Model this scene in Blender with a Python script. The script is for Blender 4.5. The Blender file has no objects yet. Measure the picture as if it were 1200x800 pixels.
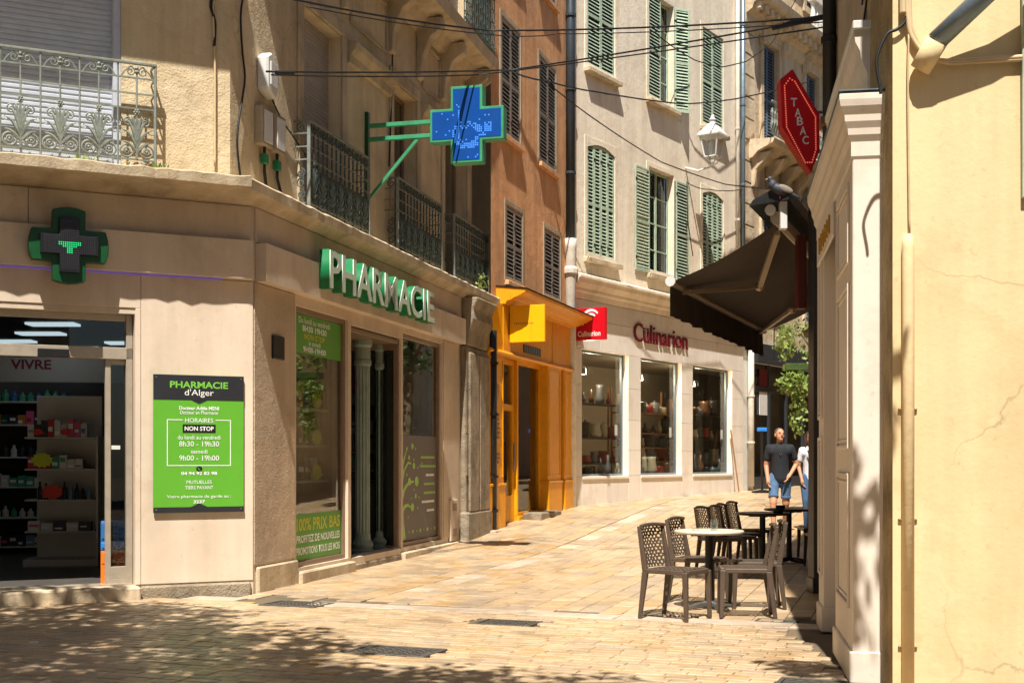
import bpy, bmesh, math, random
from mathutils import Vector, Matrix, noise as mnoise
random.seed(11)
R = math.radians
scene = bpy.context.scene
COL = scene.collection

# ---------------------------------------------------------------- camera
CAMH, FPX, U0, V0 = 1.4, 1500.0, 600.0, 540.0
cd = bpy.data.cameras.new('camera'); cam = bpy.data.objects.new('camera', cd); COL.objects.link(cam)
cam.location = (0, 0, CAMH); cam.rotation_euler = (R(90), 0, 0)
cd.sensor_width = 36; cd.lens = 45; cd.shift_y = 140/1200; cd.clip_start = .05; cd.clip_end = 600
scene.camera = cam
# ---------------------------------------------------------------- light
SUN_EL = R(61); SUN_AZ = Vector((-.115, -.993)).normalized()
S3 = Vector((SUN_AZ.x*math.cos(SUN_EL), SUN_AZ.y*math.cos(SUN_EL), math.sin(SUN_EL)))
world = bpy.data.worlds.new('World'); scene.world = world; world.use_nodes = True
wn = world.node_tree.nodes; wl = world.node_tree.links
sky = wn.new('ShaderNodeTexSky'); sky.sky_type = 'NISHITA'; sky.sun_disc = False
sky.sun_elevation = SUN_EL; sky.sun_rotation = math.atan2(SUN_AZ.x, SUN_AZ.y)
wl.new(sky.outputs[0], wn['Background'].inputs[0]); wn['Background'].inputs[1].default_value = .05
sd = bpy.data.lights.new('sun', 'SUN'); sun = bpy.data.objects.new('sun', sd); COL.objects.link(sun)
sd.energy = 5.0; sd.angle = R(.53); sd.color = (1, .965, .90)
sun.rotation_euler = S3.to_track_quat('Z', 'Y').to_euler(); sun.location = (-3, -12, 30)
scene.view_settings.view_transform = 'Standard'; scene.view_settings.look = 'None'
scene.view_settings.gamma = 1; scene.view_settings.exposure = .72
scene.view_settings.use_curve_mapping = False
scene.render.engine = 'CYCLES'
scene.cycles.max_bounces = 10; scene.cycles.diffuse_bounces = 2; scene.cycles.transparent_max_bounces = 24
scene.cycles.use_denoising = True; scene.cycles.sample_clamp_indirect = 6

# ---------------------------------------------------------------- materials
def H(h):
    c = [int(h[i:i+2], 16)/255 for i in (0, 2, 4)]
    return tuple((x/12.92 if x <= .04045 else ((x+.055)/1.055)**2.4) for x in c)
MATS = {}
def newmat(name):
    m = bpy.data.materials.new(name); m.use_nodes = True; nt = m.node_tree
    b = nt.nodes['Principled BSDF']; MATS[name] = m
    return m, nt, b
def N(nt, t, **kw):
    n = nt.nodes.new(t)
    for k, v in kw.items(): setattr(n, k, v)
    return n
def pos(nt, scale=(1, 1, 1)):
    g = N(nt, 'ShaderNodeNewGeometry'); mp = N(nt, 'ShaderNodeMapping')
    mp.inputs['Scale'].default_value = scale
    nt.links.new(g.outputs['Position'], mp.inputs[0]); return mp.outputs[0]
def noise(nt, vec, sc, det=4, rough=.55):
    n = N(nt, 'ShaderNodeTexNoise'); n.inputs['Scale'].default_value = sc
    n.inputs['Detail'].default_value = det; n.inputs['Roughness'].default_value = rough
    nt.links.new(vec, n.inputs['Vector']); return n.outputs[0]
def ramp(nt, fac, stops, interp='LINEAR'):
    r = N(nt, 'ShaderNodeValToRGB'); cr = r.color_ramp; cr.interpolation = interp
    while len(cr.elements) < len(stops): cr.elements.new(.5)
    for e, (p, c) in zip(cr.elements, stops): e.position = p; e.color = (*c[:3], 1)
    nt.links.new(fac, r.inputs[0]); return r.outputs[0]
def mixc(nt, a, b, fac, mode='MIX'):
    m = N(nt, 'ShaderNodeMix', data_type='RGBA', blend_type=mode)
    for sock, v in ((m.inputs[0], fac), (m.inputs[6], a), (m.inputs[7], b)):
        if isinstance(v, (int, float)): sock.default_value = v
        elif isinstance(v, tuple): sock.default_value = (*v[:3], 1)
        else: nt.links.new(v, sock)
    return m.outputs[2]
def bump(nt, b, h, strength, dist=.01):
    n = N(nt, 'ShaderNodeBump'); n.inputs['Strength'].default_value = strength; n.inputs['Distance'].default_value = dist
    nt.links.new(h, n.inputs['Height']); nt.links.new(n.outputs[0], b.inputs['Normal'])
def sc(c, k): return tuple(min(1, x*k) for x in c)
def vary(nt, col, amt):
    """each piece a touch lighter or darker than its neighbour"""
    oi = N(nt, 'ShaderNodeObjectInfo'); mr = N(nt, 'ShaderNodeMapRange'); mr.inputs[3].default_value = 1-amt; mr.inputs[4].default_value = 1+amt*.6
    nt.links.new(oi.outputs['Random'], mr.inputs[0]); vm = N(nt, 'ShaderNodeVectorMath', operation='SCALE')
    nt.links.new(col, vm.inputs[0]); nt.links.new(mr.outputs[0], vm.inputs['Scale']); return vm.outputs[0]
def plaster(name, col, dark=.72, light=1.1, rough=.9, bs=.35, bd=.012, streak=.35, blot=1.1, fine=45):
    m, nt, b = newmat(name); p = pos(nt)
    a = ramp(nt, noise(nt, p, blot, 6, .65), [(.3, sc(col, dark)), (.52, col), (.75, sc(col, light))])
    st = ramp(nt, noise(nt, pos(nt, (3, 3, .22)), 1.2, 5, .65), [(.38, (.62, .57, .5)), (.6, (1, 1, 1))])
    a = mixc(nt, a, st, streak, 'MULTIPLY')
    sp = ramp(nt, noise(nt, p, 14, 4, .8), [(.28, (.6, .55, .48)), (.4, (1, 1, 1))])
    a = mixc(nt, a, sp, .4, 'MULTIPLY')
    pa = ramp(nt, noise(nt, p, .55, 9, .62), [(.53, (1, 1, 1)), (.56, (.86, .82, .76)), (.62, (.95, .92, .88)), (.72, (1, 1, 1))])
    a = mixc(nt, a, pa, .5, 'MULTIPLY')
    a = vary(nt, a, .07)
    nt.links.new(a, b.inputs['Base Color']); b.inputs['Roughness'].default_value = rough
    n1 = noise(nt, p, fine, 3, .6); n2 = noise(nt, p, 5, 4, .6)
    ad = N(nt, 'ShaderNodeMath', operation='MULTIPLY_ADD'); ad.inputs[1].default_value = 2.5
    nt.links.new(n2, ad.inputs[0]); nt.links.new(n1, ad.inputs[2])
    bump(nt, b, ad.outputs[0], bs, bd)
    return m
def cracks(name, amt=.55, scale=.75):
    """hairline cracks in a rendered wall, only in places"""
    nt = MATS[name].node_tree; b = nt.nodes['Principled BSDF']; old = b.inputs['Base Color'].links[0].from_socket
    p = pos(nt); nz = N(nt, 'ShaderNodeTexNoise'); nz.inputs['Scale'].default_value = 2.2; nz.inputs['Detail'].default_value = 6; nt.links.new(p, nz.inputs['Vector'])
    wv = N(nt, 'ShaderNodeVectorMath', operation='MULTIPLY_ADD'); wv.inputs[1].default_value = (.5, .5, .5); nt.links.new(nz.outputs['Color'], wv.inputs[0]); nt.links.new(p, wv.inputs[2])
    vo = N(nt, 'ShaderNodeTexVoronoi', feature='DISTANCE_TO_EDGE'); vo.inputs['Scale'].default_value = scale; nt.links.new(wv.outputs[0], vo.inputs['Vector'])
    line = ramp(nt, vo.outputs['Distance'], [(.0, (1, 1, 1)), (.006, (0, 0, 0))]); msk = ramp(nt, noise(nt, p, .5, 2), [(.5, (0, 0, 0)), (.6, (1, 1, 1))])
    f = mixc(nt, line, msk, 1.0, 'MULTIPLY'); f2 = mixc(nt, f, (amt, amt, amt), 1.0, 'MULTIPLY')
    nt.links.new(mixc(nt, old, (.3, .22, .13), f2), b.inputs['Base Color'])
def paint(name, col, rough=.45, metal=0, var=.25, scale=6, bs=.05, wear=None, emit=None, es=1):
    m, nt, b = newmat(name); p = pos(nt)
    n = noise(nt, p, scale, 5, .65)
    a = ramp(nt, n, [(.3, sc(col, 1-var)), (.55, col), (.8, sc(col, 1+var*.5))])
    if wear:
        w = ramp(nt, noise(nt, p, scale*6, 5, .75), [(.6, (0, 0, 0)), (.68, (1, 1, 1))])
        a = mixc(nt, a, wear, w)
    a = vary(nt, a, var*.35)
    nt.links.new(a, b.inputs['Base Color']); b.inputs['Metallic'].default_value = metal
    rr = N(nt, 'ShaderNodeMapRange'); rr.inputs[3].default_value = max(.02, rough-.1); rr.inputs[4].default_value = min(1, rough+.15)
    nt.links.new(n, rr.inputs[0]); nt.links.new(rr.outputs[0], b.inputs['Roughness'])
    if bs: bump(nt, b, noise(nt, p, scale*8, 3), bs, .004)
    if emit: b.inputs['Emission Color'].default_value = (*emit, 1); b.inputs['Emission Strength'].default_value = es
    return m
def glassmat(name, tint=(.86, .9, .88), boost=1.0, base=.05):
    m, nt, b = newmat(name); nt.nodes.remove(b)
    g = N(nt, 'ShaderNodeNewGeometry'); d = N(nt, 'ShaderNodeVectorMath', operation='DOT_PRODUCT')
    nt.links.new(g.outputs['Incoming'], d.inputs[0]); nt.links.new(g.outputs['Normal'], d.inputs[1])
    ab = N(nt, 'ShaderNodeMath', operation='ABSOLUTE'); nt.links.new(d.outputs['Value'], ab.inputs[0])
    om = N(nt, 'ShaderNodeMath', operation='SUBTRACT'); om.inputs[0].default_value = 1; nt.links.new(ab.outputs[0], om.inputs[1])
    pw = N(nt, 'ShaderNodeMath', operation='POWER'); pw.inputs[1].default_value = 5; nt.links.new(om.outputs[0], pw.inputs[0])
    ma = N(nt, 'ShaderNodeMath', operation='MULTIPLY_ADD', use_clamp=True); ma.inputs[1].default_value = .95*boost; ma.inputs[2].default_value = base
    nt.links.new(pw.outputs[0], ma.inputs[0])
    t = N(nt, 'ShaderNodeBsdfTransparent'); t.inputs[0].default_value = (*tint, 1)
    gl = N(nt, 'ShaderNodeBsdfGlossy'); gl.inputs['Roughness'].default_value = .015
    nv = noise(nt, pos(nt), 1.2, 2); bn = N(nt, 'ShaderNodeBump'); bn.inputs['Strength'].default_value = .12; bn.inputs['Distance'].default_value = .01
    nt.links.new(nv, bn.inputs['Height']); nt.links.new(bn.outputs[0], gl.inputs['Normal'])
    mx = N(nt, 'ShaderNodeMixShader'); nt.links.new(ma.outputs[0], mx.inputs[0]); nt.links.new(t.outputs[0], mx.inputs[1]); nt.links.new(gl.outputs[0], mx.inputs[2])
    nt.links.new(mx.outputs[0], nt.nodes['Material Output'].inputs[0]); return m

plaster('clad', H('decab2'), .84, 1.06, .75, .15, .006, .26, .8)
plaster('clad_rough', H('cdb79c'), .8, 1.08, .9, .5, .02, .35, 1.2)
plaster('upper', H('e2cda8'), .75, 1.08, .95, .5, .02, .4, .9)
plaster('stone_trim', H('d6c2a2'), .66, 1.1, .9, .35, .015, .5, 1.6)
plaster('old_stone', H('a2937c'), .5, 1.25, .9, .8, .02, .6, 2.2)
plaster('orange', H('f0b27c'), .72, 1.15, .95, .4, .012, .5, .9)
plaster('beige', H('f6e6cd'), .9, 1.04, .93, .35, .012, .3, .8)
plaster('beige_panel', H('eee3d4'), .92, 1.05, .8, .1, .004, .15, .9)
plaster('ornate', H('e2cbaa'), .7, 1.1, .93, .5, .02, .55, 1.1)
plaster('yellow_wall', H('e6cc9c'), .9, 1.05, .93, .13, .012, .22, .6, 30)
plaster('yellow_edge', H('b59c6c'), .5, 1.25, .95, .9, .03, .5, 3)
plaster('cream_wood', H('e6d9c8'), .94, 1.03, .55, .05, .003, .12, .9)
plaster('grey_wall', H('b7a78e'), .8, 1.1, .95, .3, .012, .3, 1)
for c_ in ('yellow_wall', 'orange', 'upper', 'beige'): cracks(c_)
paint('white_plastic', H('dcdad4'), .4, 0, .1)
paint('green_paint', H('3f9a6c'), .4, 0, .2, wear=H('6d5f4c'))
paint('green_dark', H('0b4a22'), .35, 0, .15)
paint('green_bright', H('78c443'), .45, 0, .05, bs=0)
paint('board_green', H('62ad30'), .38, 0, .03, bs=0)
paint('sticker_green', H('5f9e3a'), .5, 0, .04, bs=0)
paint('sticker_grey', H('6d6660'), .5, 0, .05, bs=0)
paint('leaf_print', H('a2cf62'), .5, 0, .05, bs=0)
paint('charcoal', H('2b2b2f'), .35, 0, .12, bs=0)
paint('black', H('151515'), .45, 0, .2)
paint('iron', H('868b80'), .55, .1, .35, 14, .2, wear=H('6f604a'))
paint('iron_dark', H('4f5a54'), .6, .1, .4, 14, .2)
paint('white_print', H('f3f3ee'), .5, 0, .02, bs=0)
paint('yellow_print', H('c9c72e'), .5, 0, .04, bs=0)
paint('letter_face', H('cfe0cc'), .4, 0, .1)
paint('letter_side', H('1c7a48'), .35, 0, .15)
paint('alu', H('b9ab97'), .38, .35, .12, 10)
paint('bronze', H('8d7660'), .4, .3, .15, 10)
paint('roller', H('c4c8d0'), .5, 0, .12)
paint('roller_brown', H('b0a59b'), .55, 0, .12)
paint('ochre', H('f0a20c'), .45, 0, .14, 3, wear=H('c47a12'))
paint('ochre_sign', H('f5b800'), .4, 0, .05, bs=0)
paint('ochre_text', H('9c6a3c'), .6, 0, .05, bs=0)
paint('red_sign', H('d8061f'), .4, 0, .06, bs=0)
paint('red_dark', H('6e0c1c'), .4, 0, .1, bs=0)
paint('maroon', H('5a2019'), .5, 0, .15)
paint('shutter_green', H('b0c2a6'), .65, 0, .3, 5, wear=H('c9bfa6'))
paint('shutter_grey', H('857a6e'), .65, 0, .25, 8)
paint('shutter_blue', H('5f6f80'), .6, 0, .2, 8)
paint('pipe_dark', H('3c4349'), .45, .2, .2)
paint('pipe_zinc', H('7f8d96'), .42, .5, .2, 10)
paint('pipe_white', H('d8cdbb'), .6, 0, .2, wear=H('8f7f6a'))
paint('pipe_cream', H('d9bf88'), .6, 0, .15)
paint('cable', H('1b1a1a'), .5, 0, .15)
paint('cable_tan', H('cdb48a'), .6, 0, .15)
paint('awning_cloth', H('4f443b'), .92, 0, .2, 4, .1)
paint('awning_arm', H('b7a58a'), .4, .3, .12)
paint('anthracite', H('33363a'), .4, 0, .15)
paint('chair_brown', H('594a3d'), .42, 0, .18, 10)
paint('table_dark', H('38281f'), .35, 0, .2)
paint('marble_top', H('d9ccb3'), .3, 0, .15, 9, 0)
paint('steel', H('8b8b88'), .35, .8, .2)
paint('cast_iron', H('6b655c'), .55, .5, .35, 18, .4)
paint('lantern_white', H('d9d5cc'), .5, 0, .12)
paint('room_white', H('b9b5ac'), .8, 0, .06)
paint('room_beige', H('8f806a'), .8, 0, .1)
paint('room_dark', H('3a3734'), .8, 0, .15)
paint('room_floor', H('55504a'), .35, 0, .15)
paint('shelf_white', H('d6d2c8'), .5, 0, .06)
paint('wood', H('8f6238'), .55, 0, .25, 4)
paint('gold', H('c99b3d'), .35, .8, .1)
paint('green_column', H('87968a'), .5, 0, .22, 5, wear=H('9d8e6e'))
paint('vivre_red', H('7a1f33'), .5, 0, .05, bs=0)
paint('skin', H('c98f6c'), .55, 0, .08, 20, .02)
paint('tee_black', H('23252a'), .9, 0, .15, 12, .2)
paint('denim', H('4f6f90'), .9, 0, .3, 14, .3)
paint('denim_dark', H('3d5878'), .9, 0, .3, 14, .3)
paint('shirt_white', H('e3e3e6'), .9, 0, .05, 12, .2)
paint('hair_brown', H('3a2418'), .6, 0, .3, 30, .3)
paint('hair_short', H('6b5140'), .7, 0, .3, 40, .3)
paint('eye_dark', H('241c18'), .3, 0, .1, bs=0)
paint('lips', H('a85e52'), .5, 0, .05, bs=0)
paint('pigeon', H('3a3d45'), .6, 0, .35, 20)
paint('bark', H('7d6d55'), .9, 0, .4, 8, .6)
paint('ceiling_light', H('e6eef5'), .4, 0, 0, bs=0, emit=(.82, .92, 1), es=1.6)
paint('led_green', H('16c86a'), .4, 0, 0, bs=0, emit=(.02, .75, .28), es=.45)
paint('led_blue', H('3f86e8'), .4, 0, 0, bs=0, emit=(.08, .32, .95), es=.3)
paint('led_off', H('39373a'), .4, 0, .1, bs=0)
paint('led_purple', H('7a62c8'), .4, 0, 0, bs=0, emit=(.32, .2, .8), es=.1)
paint('led_red', H('ff6a50'), .4, 0, 0, bs=0, emit=(1, .25, .15), es=.35)
paint('led_dim_blue', H('14345f'), .6, 0, .1, bs=0)
paint('led_panel', H('0a4a9a'), .7, 0, .12, bs=0)
MATS['led_panel'].node_tree.nodes['Principled BSDF'].inputs['Specular IOR Level'].default_value = .1
paint('led_panel_black', H('16161a'), .35, 0, .1, bs=0)
paint('lamp_warm', H('ffe9c0'), .4, 0, 0, bs=0, emit=(1, .75, .42), es=9)
glassmat('glass', (.74, .78, .76), 1.5, .13)
glassmat('glass_shop', (.9, .92, .9), .7, .03)
glassmat('glass_door', (.5, .53, .53), 1.1, .05)
glassmat('glass_clear', (.93, .95, .95), 1, .04)
for i, h in enumerate(('b5202a', 'd7d6d0', '2e6ba8', '3c9a78', 'c87b2a', '7b3f86', '1f2a3a', 'd95a86', '7d9db8', '8e6a45')):
    paint('good%d' % i, H(h), .45, 0, .08, bs=0)
for i, h in enumerate(('2d2a28', '5b3c26', '8d2c22', 'b9a98c', '3b4a44', '6a6a6c')):
    paint('pot%d' % i, H(h), .35, 0, .15, bs=0)
paint('flash_yellow', H('d6e02a'), .5, 0, .04, bs=0)
paint('flash_red', H('e0382a'), .5, 0, .04, bs=0)
paint('crate_orange', H('f07a1c'), .4, 0, .06, bs=0)
paint('crate_blue', H('2f7fd0'), .4, 0, .06, bs=0)
def leafmat(name, c1, c2):
    m, nt, b = newmat(name)
    a = ramp(nt, noise(nt, pos(nt), 3.5, 4, .7), [(.3, c1), (.7, c2)])
    nt.links.new(a, b.inputs['Base Color']); b.inputs['Roughness'].default_value = .5
    tr = N(nt, 'ShaderNodeBsdfTranslucent'); nt.links.new(a, tr.inputs[0])
    mx = N(nt, 'ShaderNodeMixShader'); mx.inputs[0].default_value = .18
    nt.links.new(b.outputs[0], mx.inputs[1]); nt.links.new(tr.outputs[0], mx.inputs[2])
    nt.links.new(mx.outputs[0], nt.nodes['Material Output'].inputs[0])
leafmat('leaf', (.035, .075, .018), (.10, .16, .03))
leafmat('leaf_light', (.16, .26, .05), (.36, .42, .11))
def pavemat():
    m, nt, b = newmat('paving'); at = N(nt, 'ShaderNodeAttribute', attribute_name='rnd'); p = pos(nt)
    def stone(r, g, b_): return (.05+r*.61, .04+g*.555, .03+b_*.52)
    c = ramp(nt, at.outputs['Fac'], [(0, stone(.79, .61, .38)), (.16, stone(.84, .65, .40)), (.3, stone(.72, .57, .37)), (.42, stone(.88, .70, .45)), (.55, stone(.64, .53, .38)), (.64, stone(.83, .60, .32)), (.74, stone(.80, .54, .25)), (.8, stone(.68, .57, .42)), (.87, stone(.98, .86, .68)), (.94, stone(.9, .8, .66))], 'CONSTANT')
    v = ramp(nt, noise(nt, p, 9, 6, .7), [(.3, (.66, .62, .56)), (.55, (1, 1, 1)), (.8, (1.0, 1.0, 1.0))])
    c = mixc(nt, c, v, .6, 'MULTIPLY')
    v = ramp(nt, noise(nt, p, .7, 6, .7), [(.3, (.55, .5, .45)), (.44, (.88, .86, .83)), (.58, (1, 1, 1))])
    c = mixc(nt, c, v, .7, 'MULTIPLY')
    vo = N(nt, 'ShaderNodeTexVoronoi'); vo.inputs['Scale'].default_value = 3.1; nt.links.new(p, vo.inputs['Vector'])
    v = ramp(nt, vo.outputs['Distance'], [(.055, (.45, .42, .4)), (.08, (1, 1, 1))])
    c = mixc(nt, c, v, .55, 'MULTIPLY')
    v = ramp(nt, noise(nt, p, 2.6, 3, .5), [(.35, H('9c9486')), (.48, (1, 1, 1))])
    c = mixc(nt, c, v, .3, 'MULTIPLY')
    v = ramp(nt, noise(nt, p, 60, 2, .5), [(.3, (.7, .68, .64)), (.42, (1, 1, 1))])
    c = mixc(nt, c, v, .45, 'MULTIPLY')
    nt.links.new(c, b.inputs['Base Color'])
    rg = N(nt, 'ShaderNodeMapRange'); rg.inputs[3].default_value = .22; rg.inputs[4].default_value = .6
    nt.links.new(noise(nt, p, 4, 4), rg.inputs[0]); nt.links.new(rg.outputs[0], b.inputs['Roughness'])
    bump(nt, b, noise(nt, p, 35, 5, .7), .35, .006)
pavemat()
plaster('joint', H('6b5d48'), .7, 1.1, .95, .5, .01, .1, 3)
# ---------------------------------------------------------------- geometry helpers
class Frame:
    """a facade line: s runs along it, t out of it towards the street, z up"""
    def __init__(f, ox, oy, dx, dy, flip=False):
        l = math.hypot(dx, dy); f.o = (ox, oy); f.d = (dx/l, dy/l)
        f.n = (-f.d[1], f.d[0]) if flip else (f.d[1], -f.d[0])
    def __call__(f, s, t, z):
        return Vector((f.o[0]+f.d[0]*s+f.n[0]*t, f.o[1]+f.d[1]*s+f.n[1]*t, z))
    def s(f, u, t=0):
        """where the sight line of photo column u meets the plane t"""
        k = (u-U0)/FPX; ox = f.o[0]+f.n[0]*t; oy = f.o[1]+f.n[1]*t
        return (k*oy-ox)/(f.d[0]-k*f.d[1])
    def y(f, s, t=0): return f.o[1]+f.d[1]*s+f.n[1]*t
    def z(f, u, v, t=0): return CAMH+(V0-v)/FPX*f.y(f.s(u, t), t)
WORLD = Frame(0, 0, 1, 0, True)           # s = x, t = y
def at(u, v, y): return Vector(((u-U0)/FPX*y, y, CAMH+(V0-v)/FPX*y))
def ground_z(y):
    if y < 17: return 0.0
    if y < 23: return .065*(y-17)**2/12
    if y < 28: return .195+.045*(y-23)
    return .42+.02*(min(y, 60)-28)
class MB:
    def __init__(m): m.v = []; m.f = []; m.mi = []; m.cur = 0; m.rnd = []; m.r = None
    def face(m, idx): m.f.append(tuple(idx)); m.mi.append(m.cur); m.rnd.append(m.r or 0)
    def poly(m, pts):
        b = len(m.v); m.v += [tuple(p) for p in pts]; m.face(range(b, b+len(pts)))
    def box(m, fr, s0, s1, t0, t1, z0, z1):
        b = len(m.v)
        for z in (z0, z1):
            for s, t in ((s0, t0), (s1, t0), (s1, t1), (s0, t1)): m.v.append(tuple(fr(s, t, z)))
        for q in ((0, 3, 2, 1), (4, 5, 6, 7), (0, 1, 5, 4), (1, 2, 6, 5), (2, 3, 7, 6), (3, 0, 4, 7)): m.face([b+i for i in q])
        return m
    def hexa(m, pts8):
        b = len(m.v); m.v += [tuple(p) for p in pts8]
        for q in ((0, 3, 2, 1), (4, 5, 6, 7), (0, 1, 5, 4), (1, 2, 6, 5), (2, 3, 7, 6), (3, 0, 4, 7)): m.face([b+i for i in q])
        return m
    def prism(m, fr, poly, t0, t1):
        """poly in (s, z), extruded from t0 to t1"""
        n = len(poly); b = len(m.v)
        for t in (t0, t1): m.v += [tuple(fr(s, t, z)) for s, z in poly]
        m.face(range(b, b+n)); m.face(range(b+2*n-1, b+n-1, -1))
        for i in range(n): j = (i+1) % n; m.face((b+i, b+j, b+n+j, b+n+i))
        return m
    def zprism(m, pts, z0, z1):
        """pts in world (x, y)"""
        n = len(pts); b = len(m.v)
        for z in (z0, z1): m.v += [(p[0], p[1], z) for p in pts]
        m.face(range(b, b+n)); m.face(range(b+2*n-1, b+n-1, -1))
        for i in range(n): j = (i+1) % n; m.face((b+i, b+j, b+n+j, b+n+i))
        return m
    def tube(m, pts, r, n=6, caps=True, up=None):
        pts = [Vector(p) for p in pts]; rr = r if isinstance(r, (list, tuple)) else [r]*len(pts)
        b = len(m.v); k = len(pts); prev = None
        for i, p in enumerate(pts):
            t = (pts[min(i+1, k-1)]-pts[max(i-1, 0)])
            if t.length < 1e-9: t = Vector((0, 0, 1))
            t.normalize()
            if prev is None:
                a = Vector((0, 0, 1)) if abs(t.z) < .9 else Vector((1, 0, 0))
                x = t.cross(a).normalized()
            else:
                x = prev-t*prev.dot(t)
                x = x.normalized() if x.length > 1e-6 else t.orthogonal().normalized()
            prev = x; y = t.cross(x)
            for j in range(n):
                q = 2*math.pi*(j+.5)/n; m.v.append(tuple(p+(x*math.cos(q)+y*math.sin(q))*rr[i]))
        for i in range(k-1):
            for j in range(n):
                j2 = (j+1) % n; m.face((b+i*n+j, b+i*n+j2, b+(i+1)*n+j2, b+(i+1)*n+j))
        if caps: m.face([b+n-1-j for j in range(n)]); m.face([b+(k-1)*n+j for j in range(n)])
        return m
    def lathe(m, c, prof, n=16, sx=1, sy=1):
        """prof: (radius, z) pairs from bottom to top round the vertical through c"""
        b = len(m.v); k = len(prof)
        for r, z in prof:
            for j in range(n):
                q = 2*math.pi*j/n; m.v.append((c[0]+r*math.cos(q)*sx, c[1]+r*math.sin(q)*sy, c[2]+z))
        for i in range(k-1):
            for j in range(n):
                j2 = (j+1) % n; m.face((b+i*n+j, b+i*n+j2, b+(i+1)*n+j2, b+(i+1)*n+j))
        m.face([b+n-1-j for j in range(n)]); m.face([b+(k-1)*n+j for j in range(n)])
        return m
    def ball(m, c, rx, ry=None, rz=None, n=10, k=7, rot=None):
        ry = ry or rx; rz = rz or rx; b = len(m.v)
        for i in range(k+1):
            a = math.pi*i/k
            for j in range(n):
                q = 2*math.pi*j/n; p = Vector((rx*math.sin(a)*math.cos(q), ry*math.sin(a)*math.sin(q), -rz*math.cos(a)))
                if rot: p = rot @ p
                m.v.append(tuple(Vector(c)+p))
        for i in range(k):
            for j in range(n):
                j2 = (j+1) % n; m.face((b+i*n+j, b+i*n+j2, b+(i+1)*n+j2, b+(i+1)*n+j))
        return m
    def capsule(m, p0, p1, r0, r1, n=12, flat=1.0):
        p0 = Vector(p0); p1 = Vector(p1); d = (p1-p0).normalized(); pts = []; rs = []
        for a in (0, 30, 60, 85): pts.append(p0-d*r0*math.cos(R(a))); rs.append(max(.002, r0*math.sin(R(a))))
        for a in (85, 60, 30, 0): pts.append(p1+d*r1*math.cos(R(a))); rs.append(max(.002, r1*math.sin(R(a))))
        return m.tube(pts, rs, n)
    def build(m, name, mats, parent=None, bevel=0, smooth=False, seg=1):
        me = bpy.data.meshes.new(name); me.from_pydata(m.v, [], m.f)
        ms = mats if isinstance(mats, (list, tuple)) else [mats]
        for x in ms: me.materials.append(MATS[x])
        if len(ms) > 1: me.polygons.foreach_set('material_index', m.mi)
        bm = bmesh.new(); bm.from_mesh(me)
        bmesh.ops.recalc_face_normals(bm, faces=bm.faces)
        if bevel:
            ed = [e for e in bm.edges if len(e.link_faces) == 2 and e.calc_face_angle(0) > R(32)]
            if ed: bmesh.ops.bevel(bm, geom=ed, offset=bevel, segments=seg, affect='EDGES', clamp_overlap=True)
        bm.to_mesh(me); bm.free()
        if m.r is not None and not bevel:
            a = me.attributes.new('rnd', 'FLOAT', 'FACE'); a.data.foreach_set('value', m.rnd)
        if smooth: me.shade_smooth()
        return link(name, me, parent)
def link(name, me, parent=None):
    o = bpy.data.objects.new(name, me); COL.objects.link(o)
    if parent is not None: adopt(o, parent)
    return o
def adopt(o, parent):
    o.parent = parent
    if parent.type == 'EMPTY': o.matrix_parent_inverse = Matrix.Translation(-parent.location)
def tag(o, label=None, cat=None, group=None, kind=None):
    if label: o['label'] = label
    if cat: o['category'] = cat
    if group: o['group'] = group
    if kind: o['kind'] = kind
    return o
def thing(name, label, cat, loc=(0, 0, 0), group=None):
    o = bpy.data.objects.new(name, None); COL.objects.link(o); o.location = loc; o.empty_display_size = .2
    return tag(o, label, cat, group)
def kids(o): return [c for c in bpy.data.objects if c.parent == o]
def copy_tree(o, parent=None):
    c = o.copy(); COL.objects.link(c)
    if parent is not None: c.parent = parent
    for ch in kids(o): copy_tree(ch, c)
    return c
def box(name, fr, s0, s1, t0, t1, z0, z1, m, parent=None, bevel=.004):
    return MB().box(fr, s0, s1, t0, t1, z0, z1).build(name, m, parent, bevel)
def boxes(name, fr, rows, m, parent=None, bevel=.004):
    b = MB()
    for r in rows: b.box(fr, *r)
    return b.build(name, m, parent, bevel)
def wall(name, fr, s0, s1, z0, z1, holes, depth, m, parent=None, t=0, arch=None):
    """a facade sheet with openings (s0, s1, z0, z1) and their reveals"""
    S = sorted({s0, s1, *[x for h in holes for x in h[:2]]}); Z = sorted({z0, z1, *[x for h in holes for x in h[2:4]]})
    S = [x for x in S if s0 <= x <= s1]; Z = [x for x in Z if z0 <= x <= z1]
    b = MB()
    for i in range(len(S)-1):
        for j in range(len(Z)-1):
            cs = (S[i]+S[i+1])/2; cz = (Z[j]+Z[j+1])/2
            if any(h[0] < cs < h[1] and h[2] < cz < h[3] for h in holes): continue
            b.poly([fr(S[i], t, Z[j]), fr(S[i+1], t, Z[j]), fr(S[i+1], t, Z[j+1]), fr(S[i], t, Z[j+1])])
    for h in holes:
        a, c, e, f = max(h[0], s0), min(h[1], s1), max(h[2], z0), min(h[3], z1)
        for p, q in (((a, e), (a, f)), ((c, e), (c, f)), ((a, f), (c, f)), ((a, e), (c, e))):
            b.poly([fr(p[0], t, p[1]), fr(q[0], t, q[1]), fr(q[0], t-depth, q[1]), fr(p[0], t-depth, p[1])])
    return b.build(name, m, parent)
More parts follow.
